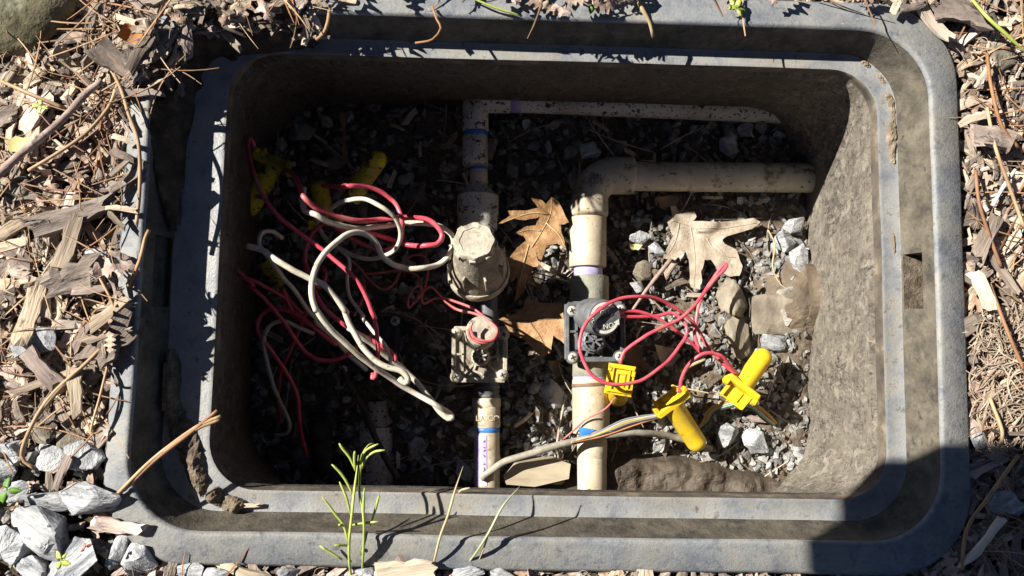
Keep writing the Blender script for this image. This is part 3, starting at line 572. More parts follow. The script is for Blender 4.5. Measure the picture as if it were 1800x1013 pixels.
sleeve(thing('pipe_stub', P(855, 545, -.25), 'short dark grey pipe between the round filter and the mud coated valve', 'pipe'), 'stub', (856, 515), (856, 582), ZR, 38, M['greypl'])
# third line in the shade, lower left
t = thing('pipe_run', P(660, 800, -.27), 'white pipe coupling half buried in shaded gravel, lower left', 'pipe')
sleeve(t, 'nipple', (664, 706), (664, 762), -.277, 36, M['pvc_speckled']); sleeve(t, 'coupling', (660, 752), (661, 870), -.276, 58, M['pvc_speckled'])

# ------------------------------------------------------------ filter
t = thing('inline_filter', P(838, 480, -.26), 'round tan dust coated filter housing with a lobed screw cap', 'filter')
a, b = P(842, 490, -.208), P(833, 421, -.128); Lf = (b-a).length; q = .00056
body = lat(t, 'housing', a, b, [(0, q*38), (q*6, q*50), (q*16, q*54), (q*34, q*54), (q*44, q*53), (q*70, q*49), (Lf*.66, q*43), (Lf*.8, q*37), (Lf*.88, q*35), (Lf*.88, q*20)], M['dustpl'], 48)
lat(t, 'clamp_ring', a+(b-a)*.13, b, [(0, q*52), (0, q*57), (q*4, q*58), (q*14, q*58), (q*18, q*56.5), (q*18, q*52)], M['dustpl2'], 48)
lat(t, 'collar', a+(b-a)*.60, b, [(0, q*38), (0, q*42), (q*7, q*42), (q*8, q*36)], M['greypl'], 40)
cp = lat(t, 'screw_cap', a+(b-a)*.86, b, [(0, q*32), (0, q*35), (q*3, q*36.5), (q*15, q*36), (q*18, q*34), (q*18, q*25), (q*16.5, q*24), (q*16.5, q*3)], M['dustpl2'], 64, lobes=8, amp=.035)
ax = (b-a).normalized(); ux = ax.orthogonal().normalized(); uy = ax.cross(ux)
for k in range(8):
    an = R(18+45*k); r1 = ux*math.cos(an)+uy*math.sin(an); tg = ax.cross(r1)
    g = G().box(a+ax*Lf*.44+r1*q*49, (q*5, q*1.8, q*24), Matrix((r1, tg, ax)).transposed(), .3); obj('rib', g, M['dustpl2' if k % 2 else 'dustpl'], t)
for k in range(8):
    an = R(40+45*k); r1 = ux*math.cos(an)+uy*math.sin(an); tg = ax.cross(r1)
    obj('lug', G().box(a+ax*(Lf*.86+q*6)+r1*q*36, (q*4, q*6, q*6), Matrix((r1, tg, ax)).transposed(), .3), M['dustpl2'], cp)

# ------------------------------------------------------------ valves
def valve(cx, cy, z, half, label, mm, scr, sol, knob, dial=False, lid_m=None):
    t = thing('control_valve', P(cx, cy, z-.05), label, 'valve'); o = P(cx, cy, z); q = half/50.
    def w(x, y, zz=0): return o + Vector((x*q, y*q, zz))
    body = M['blackpl'] if mm is not M['dustpl'] else M['dustpl']
    lat(t, 'bowl', w(0, 0, -.046), w(0, 0, 0), [(0, q*20), (.008, q*34), (.034, q*40), (.036, q*44), (.041, q*44), (.041, q*8)], M['blackpl'], 32)
    muddy = mm is M['dustpl2']; g = G().box(w(0, 0, -.0055 if muddy else -.0075), (q*46, q*46, .002), None, .3); obj('bonnet_plate', g, M['dustpl'] if muddy else M['blackpl'], t)
    for s, (bx, by, hx, hy) in enumerate(((-46, 0, 4.2, 46), (46, 0, 4.2, 46), (0, 46, 46, 4.2), (0, -46, 46, 4.2))):
        obj('frame_bar', G().box(w(bx, by, -.0035 - .0003*(s > 1)), (q*hx, q*hy, .0036), None, .35), mm, t)
    for (x, y, an, ln) in ((-30, 4, 90, 34), (-38, 0, 0, 10), (-20, 28, -48, 20), (-20, -28, 48, 22), (24, -26, -45, 20), (10, -40, 90, 10), (-8, -22, 70, 20), (16, -8, 20, 22), (32, 8, 90, 20), (2, -34, 160, 12)):
        obj('rib', G().box(w(x, y, -.004), (q*ln, q*2.0, .0030), Matrix.Rotation(R(an), 3, 'Z'), .3), mm, t)
    for k in range(22 if muddy else 7):   # caught grit in the pockets
        x, y = random.uniform(-34, 34), random.uniform(-38, 10)
        v, f = random.choice(ST_LO); s_ = q*random.uniform(7, 13); mm_ = mx(w(x, y, -.0035), (0, 0, random.random()*6), (s_, s_, s_*.8)); obj('grit', G().add([mm_ @ Vector(p) for p in v], f), M['soil_dry'], t)
    for (x, y) in scr:
        s = lat(t, 'screw_boss', w(x, y, -.01), w(x, y, 0), [(0, q*10.5), (.0105, q*10.5), (.0115, q*9.5), (.0115, q*2)], mm, 20)
        lat(s, 'screw_head', w(x, y, .0012), w(x, y, .01), [(0, q*8), (.0012, q*8), (.0024, q*6), (.0028, q*2.5)], M['screw'], 18)
        for an in (25, 115): obj('drive_slot', G().box(w(x, y, .0041), (q*4.6, q*1.1, .0003), Matrix.Rotation(R(an), 3, 'Z'), 0), M['ink'], s)
    # flow-control knob
    kx, ky, kr = knob; kn = lat(t, 'flow_knob', w(kx, ky, -.006), w(kx, ky, .02), [(0, q*kr*1.15), (.008, q*kr*1.15), (.009, q*kr), (.016, q*kr*.95), (.017, q*kr*.8), (.014, q*kr*.7), (.014, q*2)], mm, 48, lobes=16, amp=.04)
    for an in (10, 75, 140): obj('knob_rib', G().box(w(kx, ky, .0125), (q*kr*.75, q*1.6, .002), Matrix.Rotation(R(an), 3, 'Z'), .2), mm, kn)
    # solenoid
    (ax_, ay_, az_), (bx_, by_, bz_), sr = sol; a, b = w(ax_, ay_, az_), w(bx_, by_, bz_); L = (b-a).length; r = q*sr
    s = lat(t, 'solenoid', a, b, [(0, r*.8), (0, r*.92), (L*.2, r*.92), (L*.22, r), (L*.9, r), (L*.97, r*.97), (L, r*.92), (L, r*.1)], lid_m or mm, 40)
    d = (b-a).normalized(); ux = Vector((1, 0, 0)); ux = (ux-d*ux.dot(d)).normalized(); uy = d.cross(ux)
    return t, s, b, ux, uy, d, r
t, s, b, ux, uy, d, r = valve(1046, 583, -.203, .0315, 'black irrigation valve with an ON arrow dial and red wires, on the right pipe', M['greypl'],
    ((-38, 34), (-37, -43), (40, -41), (42, 36)), ((-10, 28, -.004), (8, 18, .038), 29), (-4, -16, 18), lid_m=M['greypl'])
text_on(s, 'ON', b+d*.0006+uy*(-r*.42)+ux*r*.22, -ux*.98+uy*-.18, -uy*.98+ux*.18, r*.40, M['print'])
text_on(s, 'TURN', b+d*.0006+uy*(-r*.30)-ux*r*.62, uy*-.8+ux*.4, ux*.8+uy*.4, r*.28, M['print'])
text_on(s, 'OFF', b+d*.0006+uy*(r*.34)+ux*r*.02, ux*.95+uy*.25, uy, r*.34, M['print'])
for a0, a1, hd in ((-130, -25, 1), (65, 165, -1)):
    g = G(); an = np.radians(np.linspace(a0, a1, 16)); g.loft([[b+d*.0005+(ux*math.cos(x)+uy*math.sin(x))*rr for x in an] for rr in (r*.70, r*.86)], close=False)
    x = math.radians(a1 if hd > 0 else a0); tg = (-ux*math.sin(x)+uy*math.cos(x))*hd; rd = ux*math.cos(x)+uy*math.sin(x)
    g.add([b+d*.0005+rd*r*.58, b+d*.0005+rd*r*.96, b+d*.0005+rd*r*.78+tg*r*.3], [(0, 1, 2)]); obj('arrow', g, M['print'], s)
obj('dial_slot', G().box(b+d*.0004+uy*r*.05, (r*.5, r*.05, .0005), Matrix((ux*.94+uy*.34, uy*.94-ux*.34, d)).transposed(), 0), M['ink'], s)
VR = (b, ux, uy, d, r)
col_ = thing('valve_union', P(1036, 505, -.25), 'grey green dusty collar above the dial valve', 'collar'); sleeve(col_, 'collar', (1035.5, 486), (1036, 542), ZR, 69, M['greypvc'], n=10)
col_ = thing('valve_union', P(1038, 650, -.25), 'grey green dusty collar below the dial valve', 'collar'); sleeve(col_, 'collar', (1038, 622), (1038, 663), ZR, 64, M['greypvc'], n=28)
t, s, b, ux, uy, d, r = valve(843, 623, -.200, .0288, 'mud coated square irrigation valve with red wires wound on its solenoid', M['dustpl2'],
    ((-42, 37), (-42, -40), (41, -37), (43, 35)), ((0, 30, -.004), (4, 40, .028), 27), (2, -4, 15), lid_m=M['dustpl2'])
VL = (b, ux, uy, d, r)
t, s, b, ux, uy, d, r = valve(648, 602, -.240, .032, 'black valve sunk in shade under the left wire tangle', M['blackpl'],
    ((-42, 37), (-42, -46), (40, -40), (44, 36)), ((-6, 20, -.004), (-8, 18, .018), 24), (-2, -20, 16), lid_m=M['blackpl'])

# ------------------------------------------------------------ wire connectors
def connector(base, tip, zb, zt, dpx, m, label, flap=None, dirty=False):
    a, b = P(*base, zb), P(*tip, zt); L = (b-a).length; r = dpx/2*(H-(zb+zt)/2)/F
    t = thing('wire_connector', a, label, 'connector', None); d = (b-a).normalized()
    prof = [(0, r*.9), (0, r*1.02), (L*.06, r*1.02), (L*.08, r*.97), (L-r*.95, r*.93)] + [(L-r*.95+r*.95*math.sin(x), r*.93*math.cos(x)) for x in np.linspace(.15, 1.5, 9)]
    lat(t, 'tube', a, b, prof, m, 26)
    up = Vector((0, 0, 1)); sd = d.cross(up).normalized(); nn = sd.cross(d)
    fr = Matrix((sd, d, nn)).transposed()
    if flap:
        obj('collar_flange', G().box(a, (r*1.75, r*.32, r*1.0), fr, .35), m, t); ang, ln = flap
        fr2 = Matrix.Rotation(R(ang), 3, sd) @ fr; c = a - (fr2 @ Vector((0, 1, 0)))*r*ln*.5
        f = obj('hinged_lid', G().box(c, (r*1.25, r*ln*.5, r*.16), fr2, .3), m, t)
        for s_ in (-1, 1): obj('lid_rail', G().box(c+(fr2 @ Vector((s_*r*1.15, 0, r*.3))), (r*.13, r*ln*.45, r*.3), fr2, .3), m, f)
        obj('lid_rib', G().box(c+(fr2 @ Vector((r*.1, 0, r*.22))), (r*.35, r*ln*.3, r*.12), fr2, .3), m, f)
        for s_ in (-1, 1): obj('latch', G().box(a+sd*s_*r*1.6+nn*r*.5-d*r*.3, (r*.22, r*.5, r*.35), fr, .3), m, t)
    return t
connector((1303, 682), (1349, 616), -.215, -.222, 37, M['yellow'], 'yellow wire connector tube pointing up right, rightmost, with open lid', (18, 1.7))
connector((1179, 708), (1232, 790), -.215, -.235, 38, M['yellow'], 'yellow wire connector tube pointing down right, lying over the grey cable', (70, 1.2))
connector((478, 290), (432, 378), -.205, -.21, 40, M['yellow_dirty'], 'muddy yellow wire connector leaning at the left wall', (30, 1.0))
connector((572, 385), (560, 318), -.22, -.20, 34, M['yellow_dirty'], 'muddy yellow connector hidden under the upper left wire loops', (30, .9))
connector((615, 350), (673, 268), -.19, -.18, 37, M['yellow_dirty'], 'muddy yellow wire connector pointing up right in the shade')
connector((478, 470), (488, 500), -.22, -.25, 34, M['yellow_dirty'], 'small buried yellow connector in the dark below the white wire loop')
# clip seen from its end
t = thing('wire_connector', P(1090, 668, -.20), 'square yellow connector end clip beside the dial valve', 'connector'); o_ = P(1090, 668, -.175); q = pix(1, -.175)
rz = Matrix.Rotation(R(-9), 3, 'Z') @ Matrix.Rotation(R(8), 3, 'X')
def lb(name, c, h, par, b=.25): return obj(name, G().box(o_ + rz @ (Vector(c)*q), tuple(x*q for x in h), rz, b), M['yellow'], par)
lat(t, 'tube', o_+Vector((.002, -.004, -.004)), o_+Vector((.006, -.02, -.06)), [(0, .0115), (.048, .0108), (.055, .006)], M['yellow'], 24)
lid = lb('lid', (0, 0, 0), (24, 27, 2.2), t)
for c, h in (((-15, 2, 3.5), (1.6, 20, 2.5)), ((14, 2, 3.5), (1.6, 20, 2.5)), ((0, 22, 4), (22, 2.2, 3)), ((0, -20, 4), (22, 2.2, 3)), ((0, 12, 3), (9, 1.6, 1.6)), ((-6, 0, 3), (1.4, 12, 1.6)), ((7, 0, 3), (1.4, 12, 1.6)), ((-20, -14, 2.5), (3.5, 10, 2)), ((21, 14, 3), (3, 5, 4)), ((-21, 18, 3), (3, 4, 4)), ((20, -18, 2), (4, 5, 3))): lb('lid_rib', c, h, lid)

# ------------------------------------------------------------ wires
def over_shade(px, lift=.012, low=-.15): return max(low, H - 1.0828/(1.15-(px-860)/F) + lift)
def wire(px, zs, dpx, m, label, n=10, name='wire', cat='wire'):
    pts = spline(pathz(px, zs), .003); q_ = np.array(pts); sd_ = len(label)*3
    for ax_ in range(3): q_[:, ax_] += .0009*vnoise(np.array(pts), 60, sd_+ax_, 2)*(1 if ax_ < 2 else .6)
    pts = [Vector(p) for p in q_]; dpx *= .93; zm = -.11 if callable(zs) else float(np.mean(zs)); return tag(obj(name, G().tube(pts, pix(dpx/2, zm), n), m, None, True), label, cat)
wire(A2((560, 318), (640, 322), (690, 320), (770, 322), (850, 345), (910, 385), (950, 430), (975, 520), (960, 610), (900, 655), (830, 650), (700, 590), (610, 530), (560, 515), (500, 570), (470, 650), (465, 720), (490, 800), (540, 850), (575, 790), (560, 740)),
     lambda i, x: -.15 if i < 1 else (-.125 if i < 2 else (over_shade(x, .003+.004*i, -.125) if i < 8 else (over_shade(x, .0, -.15) if i < 10 else -.16-.004*(i-10)))), 9.5, M['red'], 'red wire looping right from the upright muddy yellow connector')
wire(A2((365, 235), (400, 255), (430, 300), (445, 350), (460, 380), (520, 430), (620, 475), (740, 500), (860, 495), (1000, 485), (1100, 492), (1160, 530), (1185, 580), (1160, 620), (1090, 632), (1010, 630), (930, 605), (840, 575), (770, 560), (690, 550), (620, 530)),
     lambda i, x: (-.16, -.14, -.12, -.10, -.084)[i] if i < 5 else (over_shade(x, .003 if i < 7 else .008, -.135) if i < 15 else over_shade(x, -.004, -.15)), 10.5, M['red'], 'thick red wire sweeping right above the white loop')
wire(A2((460, 330), (450, 400), (470, 450), (520, 467), (600, 510), (720, 540), (860, 530), (960, 518), (1080, 515), (1170, 530), (1230, 570), (1245, 620), (1220, 680), (1160, 730), (1080, 750), (990, 750), (920, 725), (870, 680), (840, 625), (800, 580), (740, 560), (680, 575), (620, 620), (560, 680), (520, 750), (500, 830), (500, 900), (520, 970))
     + A5((440, 130), (500, 210), (580, 290), (660, 360), (740, 420), (830, 480), (930, 540), (1030, 595), (1098, 640), (1110, 662), (1090, 665), (1050, 630), (990, 550), (930, 480), (870, 420), (800, 365), (720, 300), (660, 260), (600, 215)),
     lambda i, x: -.12+.01*i if i < 3 else over_shade(x, .004 + .008*(i > 13)) + (.012 if 13 < i < 36 else 0), 11, M['white'], 'long cream wire making the big rounded loop and the lower tip', n=12)
wire(A2((600, 440), (650, 405), (730, 388), (800, 395), (870, 430), (930, 480), (965, 540), (965, 600), (930, 660), (870, 690), (800, 700), (720, 685), (660, 650), (600, 620), (550, 560), (520, 480)),
     [-.13, -.105, -.10, -.12, -.14, -.16, -.18, -.19], 8.5, M['white'], 'cream wire curving under the upper red loop')
wire(A2((350, 590), (290, 557), (240, 565), (220, 610), (232, 645), (270, 690), (340, 780), (420, 880), (480, 970), (520, 1010)) + A5((440, 190), (520, 260), (600, 350), (690, 425)),
     [-.15, -.125, -.13, -.15, -.17, -.19, -.2], 8.5, M['white'], 'grubby white wire with the small hook at the far left')
wire(A2((165, 632), (240, 660), (310, 705), (400, 760), (490, 805), (560, 840), (620, 900), (680, 980)) + A5((570, 120), (610, 210), (660, 300), (720, 370), (790, 410), (860, 430), (895, 470), (880, 488), (850, 465)),
     [-.075, -.066, -.075, -.085, -.09, -.095, -.10], 11.5, M['white'], 'cream wire running diagonally down from the far left to the middle', n=12)
wire(A2((640, 640), (690, 690), (700, 740), (685, 800), (690, 860), (720, 930), (770, 1000)) + A5((660, 160), (720, 230), (770, 290), (800, 350), (800, 405)),
     [-.17, -.16, -.15, -.13, -.12, -.125], 7, M['white'], 'thin cream wire dropping through the middle of the tangle')
wire(A2((200, 112), (190, 80), (175, 68), (165, 110), (180, 190), (205, 280), (250, 380), (320, 470), (400, 540), (480, 600), (555, 650), (620, 705), (690, 770), (740, 820), (780, 890), (810, 960), (830, 1010)) + A5((710, 120), (735, 220), (745, 320), (740, 400), (732, 455), (718, 462), (722, 440)),
     [-.13, -.10, -.095, -.095, -.095, -.10, -.11, -.12], 8.5, M['red'], 'long red wire falling from the upper left corner to the middle')
wire(A2((460, 700), (490, 800), (520, 880), (560, 950), (620, 1005)) + A5((560, 190), (640, 240), (720, 280), (790, 320), (830, 360), (825, 382)),
     [-.15, -.125, -.115, -.12, -.125], 8.5, M['red'], 'red wire running under the cream diagonal wire')
wire(A2((85, 745), (150, 800), (200, 845)) + A5((100, 0), (180, 70), (260, 160), (320, 250), (380, 330), (440, 370), (520, 375), (590, 350), (640, 310), (690, 270), (730, 230)),
     [-.13, -.14, -.15, -.16, -.15, -.14], 8, M['red'], 'shaded red wire dipping in a low arc at the left')
wire(A5((392, 850), (370, 770), (350, 650), (345, 560), (310, 470), (260, 390), (210, 320), (160, 250), (150, 190), (180, 140), (240, 122), (320, 140), (400, 190), (470, 250), (540, 300)),
     [-.25, -.22, -.2, -.18, -.17, -.17, -.18], 8.5, M['red'], 'shaded red wire ending in the gravel at the lower left')
wire(A5((235, 748), (290, 735), (308, 700), (290, 640), (260, 580), (220, 480), (195, 380), (180, 290), (190, 230), (230, 190), (290, 185), (360, 215), (430, 245)),
     [-.255, -.235, -.21, -.19, -.175, -.17, -.18], 8, M['white'], 'shaded white wire arching over the lower left gravel')
wire(A5((410, 90), (350, 230), (290, 370), (260, 450), (252, 560), (262, 680)), [-.16, -.2, -.23, -.255], 6.5, M['red'], 'thin dark red wire dropping straight into the lower left gravel')
wire(A2((85, 745), (130, 790), (210, 820), (280, 860), (350, 900), (420, 960), (470, 1000)), [-.15, -.17, -.19, -.2], 7, M['red'], 'dark red wire in deep shade by the left wall')
wire(A2((350, 850), (370, 910), (400, 980), (440, 1010)) + A5((270, 20), (285, 100), (330, 165), (400, 200)), [-.19, -.2, -.2], 7, M['red'], 'short dark red wire curling in shade left of the tangle')
wire(A2((700, 700), (760, 760), (820, 830), (880, 860), (930, 830), (965, 760), (1000, 700), (1050, 680), (1100, 700), (1108, 760), (1090, 850), (1060, 900), (1048, 925), (1075, 880), (1120, 845), (1160, 880), (1200, 930), (1250, 965)) + A3((160, 560), (230, 600), (310, 620), (370, 650), (410, 690), (395, 735), (345, 755), (290, 735), (275, 690)),
     [-.22, -.23, -.23, -.21, -.2, -.195, -.185, -.165, -.165], 5, M['red_dirty'], 'thin dusty red wire twisting to the mud coated valve', name='wire')
wire(A2((780, 780), (860, 775), (960, 762), (1040, 780), (1070, 830), (1060, 890), (1010, 960), (1005, 920), (1030, 860), (1075, 850)) + A3((60, 570), (120, 548), (200, 555), (290, 590), (350, 630), (400, 670), (418, 710), (380, 745), (310, 735), (285, 690), (295, 660)),
     [-.23, -.225, -.215, -.205, -.2, -.19, -.165, -.16], 5, M['red_dirty'], 'second thin dusty red wire paired to the mud coated valve')
wire(A2((720, 1000), (760, 930), (780, 860), (770, 820)), [-.2, -.21, -.22], 5.5, M['red_dirty'], 'short dusty red wire behind the tangle')
wire(A4((845, 890), (760, 810), (700, 740), (640, 640), (580, 580), (510, 535), (430, 502), (340, 495), (250, 510), (160, 560), (95, 620), (60, 700), (60, 780), (90, 860), (140, 915), (200, 940), (280, 945), (360, 925), (440, 880), (510, 820), (570, 740), (600, 690), (595, 640), (560, 600), (520, 578), (440, 595), (340, 600), (232, 592)),
     [-.212, -.205, -.19, -.165, -.155, -.15, -.155, -.165, -.18, -.185, -.175], 6.8, M['red'], 'bright red wire making the large ring round the ON dial')
wire(A4((222, 568), (310, 570), (380, 580), (470, 615), (560, 680), (630, 740), (680, 788)), [-.172, -.18, -.19, -.205], 6.5, M['red'], 'short straight red wire from the dial to the connectors')
wire(A4((262, 838), (280, 780), (350, 720), (440, 670), (530, 630), (590, 590), (650, 530), (700, 460), (750, 400), (795, 350), (800, 330), (775, 345), (730, 410), (690, 470), (660, 540), (645, 620), (640, 700), (680, 788)),
     [-.172, -.17, -.18, -.195, -.205, -.2, -.2], 6.8, M['red'], 'bright red wire doubling back in the thin upper right hairpin')
wire(A4((562, 985), (580, 890), (620, 830), (680, 790), (740, 785), (790, 810), (855, 893)), [-.212, -.2, -.19, -.195, -.212], 7, M['red'], 'red wire arching between the two yellow connector tubes')
wire(A4((255, 985), (230, 1020), (180, 1070)) + [(1030, 738), (1008, 757), (990, 772)], [-.18, -.205, -.215, -.225], 3.4, M['red_dirty'], 'hair thin red core running from the clip to the grey cable')
wire([(845, 842), (866, 826), (890, 811), (940, 795), (1000, 778), (1060, 766), (1120, 761), (1175, 766), (1215, 776), (1250, 790)], [-.22, -.215, -.212, -.209, -.215, -.24, -.25], 13, M['cable'], 'grey sheathed cable lying across both pipes at the bottom', 12, 'cable', 'cable')
cores = ['s', 'w', 'y', 's', 'b', 'o', 'g']
for k, c in enumerate(cores[:6]):
    j = (k-2.5)*2.6
    wire([(1005, 777+j*.15), (1040, 768+j*.5), (1070, 757+j), (1100, 745+j*1.2), (1130, 737+j*.9), (1160, 730+j*.5), (1172, 716+j*.3)], [-.206, -.206, -.207, -.21, -.213, -.215], 3.6, M['core_'+c], f"thin {dict(s='grey', w='white', y='yellow', b='black', o='orange', g='green')[c]} cable core fanning towards the lower yellow tube" + (' edge' if k == 3 else ''), 6, 'cable_core')
for k, c in enumerate(['y', 'o', 'w', 'g', 'b']):
    j = (k-2)*3.2
    wire([(1222+j*.4, 760), (1240+j*.8, 742), (1250+j, 724+j*.3), (1275+j*.4, 712+j), (1300, 707+j), (1325-j*.2, 716+j), (1345-j*.5, 732+j*.8), (1362-j*.6, 746+j*.3)], [-.25, -.245, -.24, -.235, -.24, -.255], 3.4, M['core_'+c], f"thin {dict(w='white', y='yellow', b='black', o='orange', g='green')[c]} core arching in the gravel right of the yellow tubes", 6, 'cable_core')

# ------------------------------------------------------------ leaves, sticks and rocks in the pit
leaf('oak_leaf', A3((570, 80), (610, 85), (640, 105), (665, 75), (700, 100), (745, 190), (725, 200), (700, 195), (720, 260), (735, 320), (690, 290), (640, 300), (610, 385), (590, 320), (560, 300), (530, 255), (500, 240), (530, 215), (590, 200), (610, 165), (540, 180), (480, 180), (415, 205), (470, 160), (460, 140), (540, 135), (600, 125)), -.222, M['leaf_brown'],
     'golden brown pointed oak leaf between the two pipes', tilt=(-.05, .0), curl=.005, amp=.005, veins=[A3((570, 310), (620, 230), (660, 150), (665, 85)), A3((620, 230), (560, 225), (510, 238)), A3((640, 190), (700, 250), (730, 310)), A3((655, 150), (560, 150), (430, 200))], vm=M['straw'], seed=2)
leaf('oak_leaf', A3((555, 270), (590, 310), (605, 380), (600, 400), (580, 400), (570, 440), (600, 500), (570, 480), (550, 450), (540, 510), (490, 570), (500, 500), (510, 440), (480, 470), (455, 420), (460, 370), (500, 310)), -.232, M['leaf_brown'],
     'narrow brown oak leaf lobe hanging below the golden leaf', tilt=(.05, .1), curl=.006, amp=.005, veins=[A3((560, 290), (530, 400), (500, 550))], vm=M['straw'], seed=5)
leaf('oak_leaf', A3((540, 550), (620, 565), (720, 570), (720, 620), (725, 760), (670, 720), (660, 800), (620, 825), (580, 790), (540, 740), (480, 715), (450, 670), (410, 645), (480, 625), (530, 600)), -.226, M['leaf_brown'],
     'brown oak leaf half in shade between the two valves', tilt=(.16, .0), curl=.004, amp=.004, veins=[A3((420, 648), (550, 650), (720, 640)), A3((560, 650), (620, 740), (640, 800))], vm=M['leaf_dark'], seed=7)
leaf('oak_leaf', A4((500, 120), (540, 80), (640, 60), (650, 90), (630, 110), (780, 120), (930, 100), (970, 120), (930, 155), (800, 190), (775, 210), (790, 230), (850, 260), (880, 340), (865, 390), (820, 395), (760, 370), (720, 310), (690, 310), (670, 370), (680, 410), (665, 460), (620, 450), (615, 380), (610, 310), (590, 260), (540, 310), (480, 300), (500, 250), (530, 190)), -.247, M['leaf_pale'],
     'large bleached tan oak leaf lying on the gravel', tilt=(0, .02), curl=.002, amp=.005, veins=[A4((520, 110), (640, 150), (760, 250), (830, 350)), A4((640, 150), (780, 150), (950, 125)), A4((620, 140), (640, 280), (640, 440)), A4((560, 125), (540, 220), (500, 285)), A4((700, 200), (760, 280), (850, 300))], vm=M['leaf_pale'], seed=9)
leaf('lobed_leaf', A4((330, 730), (365, 760), (375, 820), (415, 860), (390, 870), (350, 850), (370, 900), (330, 880), (300, 900), (290, 850), (270, 790), (300, 770)), -.25, M['leaf_dark'], 'small dark brown fan shaped leaf right of the dial valve', amp=.006, seed=12)
leaf('dead_leaf', A4((430, 740), (540, 760), (560, 800), (520, 850), (470, 850), (450, 790)), -.25, M['leaf_pale'], 'torn pale leaf scrap beside the dark fan shaped leaf', amp=.006, seed=13)
leaf('dead_leaf', A3((650, 840), (700, 830), (720, 900), (690, 920), (660, 880)), -.255, M['leaf_dark'], 'dark leaf scrap left of the lower beige pipe', seed=14)
leaf('dead_leaf', [(730, 556), (742, 560), (748, 578), (744, 592), (735, 588), (729, 572)], -.262, M['leaf_dark'], 'small curled olive leaf left of the mud coated valve', seed=15)
leaf('dead_leaf', [(596, 205), (604, 196), (610, 218), (606, 250), (616, 290), (606, 284), (600, 262), (604, 240)], -.25, M['leaf_dark'], 'narrow dark leaf in the shaded upper left gravel', seed=16, amp=.01)
leaf('dead_leaf', [(1150, 350), (1178, 344), (1196, 350), (1188, 362), (1160, 366)], -.25, M['leaf_dark'], 'small leaf scrap in shade below the beige pipe', seed=17)
def stick(px, zs, dpx, m, label, name='twig', cat='twig', n=9, taper=.6):
    pts = spline(pathz(px, zs), .005); k = len(pts); r = pix(dpx/2, float(np.mean(zs)))
    return tag(obj(name, G().tube(pts, [r*(1-(1-taper)*i/k)*random.uniform(.9, 1.1) for i in range(k)], n, wob=.06), m, None, True), label, cat)
stick([(700, 842), (680, 810), (660, 770), (640, 720), (622, 690), (600, 650), (575, 610), (548, 575), (530, 545)], [-.235, -.235, -.235, -.235, -.24], 13, M['darktwig'], 'dark knobbly stick lying across the shaded lower left')
stick([(1180, 455), (1160, 480), (1140, 505), (1112, 545)], [-.245, -.25], 8, M['twig'], 'grey stick below the bleached oak leaf')
stick([(735, 410), (742, 440), (738, 470)], [-.25, -.25], 20, M['darktwig'], 'stubby dark wood piece behind the wire loops')
stick([(570, 725), (565, 775), (575, 830)], [-.262, -.262], 40, M['darktwig'], 'broad dark bark slab in the shaded lower left', name='bark_slab', cat='bark', n=7, taper=.9)
for k, (pp_, z, lab) in enumerate([([(1195, 652), (1225, 638), (1240, 632)], -.25, 'tan splinter right of the dial valve wires'), ([(1180, 678), (1240, 690), (1300, 702)], -.24, 'long straw stem under the red arch')]):
    stick(pp_, [z, z], 7 if k == 0 else 3, M['straw'], lab, 'splinter')
stick([(1350, 405), (1362, 430), (1358, 470), (1372, 500), (1388, 510)], [-.235]*3, 3, M['straw'], 'curved straw stem right of the bleached leaf', 'straw_stem')
def big(name, libm, px, py, z, wpx, hpx, ang, label, hz=.7, cat='stone', seed=None, rx=0, ry=0):
    s = pix(1, z); k = random.choice(libm) if seed is None else libm[seed % len(libm)]
    me_d = np.array([v.co for v in k.vertices]); ext = me_d.max(0)-me_d.min(0)
    o = inst(name, k, P(px, py, z), (rx, ry, R(ang)), (wpx*s/ext[0], hpx*s/ext[1], min(wpx, hpx)*s*hz/ext[2])); return tag(o, label, cat)
big('rock', L_TAN, 1372, 545, -.248, 130, 95, -8, 'large tan rock embedded by the right wall', .6, seed=1)
big('rock', L_TAN, 1285, 528, -.246, 52, 75, 12, 'rounded tan rock below the bleached oak leaf', .8, seed=2)
big('rock', L_TAN, 1298, 590, -.254, 42, 90, 10, 'long flat tan rock left of the rightmost yellow tube', .6, seed=3)
big('rock', L_TAN, 1130, 477, -.25, 42, 38, 30, 'brown clod right of the beige coupling', .9, seed=4)
big('gravel_stone', L_MARB, 1118, 505, -.25, 28, 22, 0, 'white stone right of the beige collar', .8, seed=5)
big('gravel_stone', L_MARB, 1124, 415, -.25, 25, 40, 80, 'white stone with a yellow leaf, right of the beige coupling', .8, seed=6)
big('gravel_stone', L_MARB, 1155, 438, -.25, 24, 34, 70, 'blue grey stone left of the bleached leaf', .8, seed=7)
big('gravel_stone', L_MARB, 1380, 424, -.245, 36, 42, 20, 'pale squarish stone near the right wall', .8, seed=8)
big('gravel_stone', L_MARB, 1398, 395, -.242, 44, 28, 25, 'pale stone touching the right wall below the horizontal pipe', .7, seed=9)
big('gravel_stone', L_MARB, 1405, 455, -.24, 34, 52, 5, 'muddy pale stone touching the right wall above the knockout', .7, seed=3)
big('gravel_stone', L_MARB, 1358, 600, -.25, 48, 34, -20, 'pale grey stone below the large tan rock', .8, seed=1)
big('gravel_stone', L_MARB, 970, 695, -.262, 46, 60, 20, 'big grey triangular stone between the lower pipes', .7, seed=2)
big('gravel_stone', L_MARB, 733, 788, -.262, 34, 44, 0, 'blue grey wedge stone in the lower shade', .8, seed=4)
big('gravel_stone', L_MARB, 812, 825, -.255, 50, 26, -50, 'grey stone leaning on the purple striped pipe', .7, seed=5)
big('gravel_stone', L_MARB, 838, 760, -.232, 28, 22, 0, 'light stone perched at the side of the white adapter', .8, seed=6)
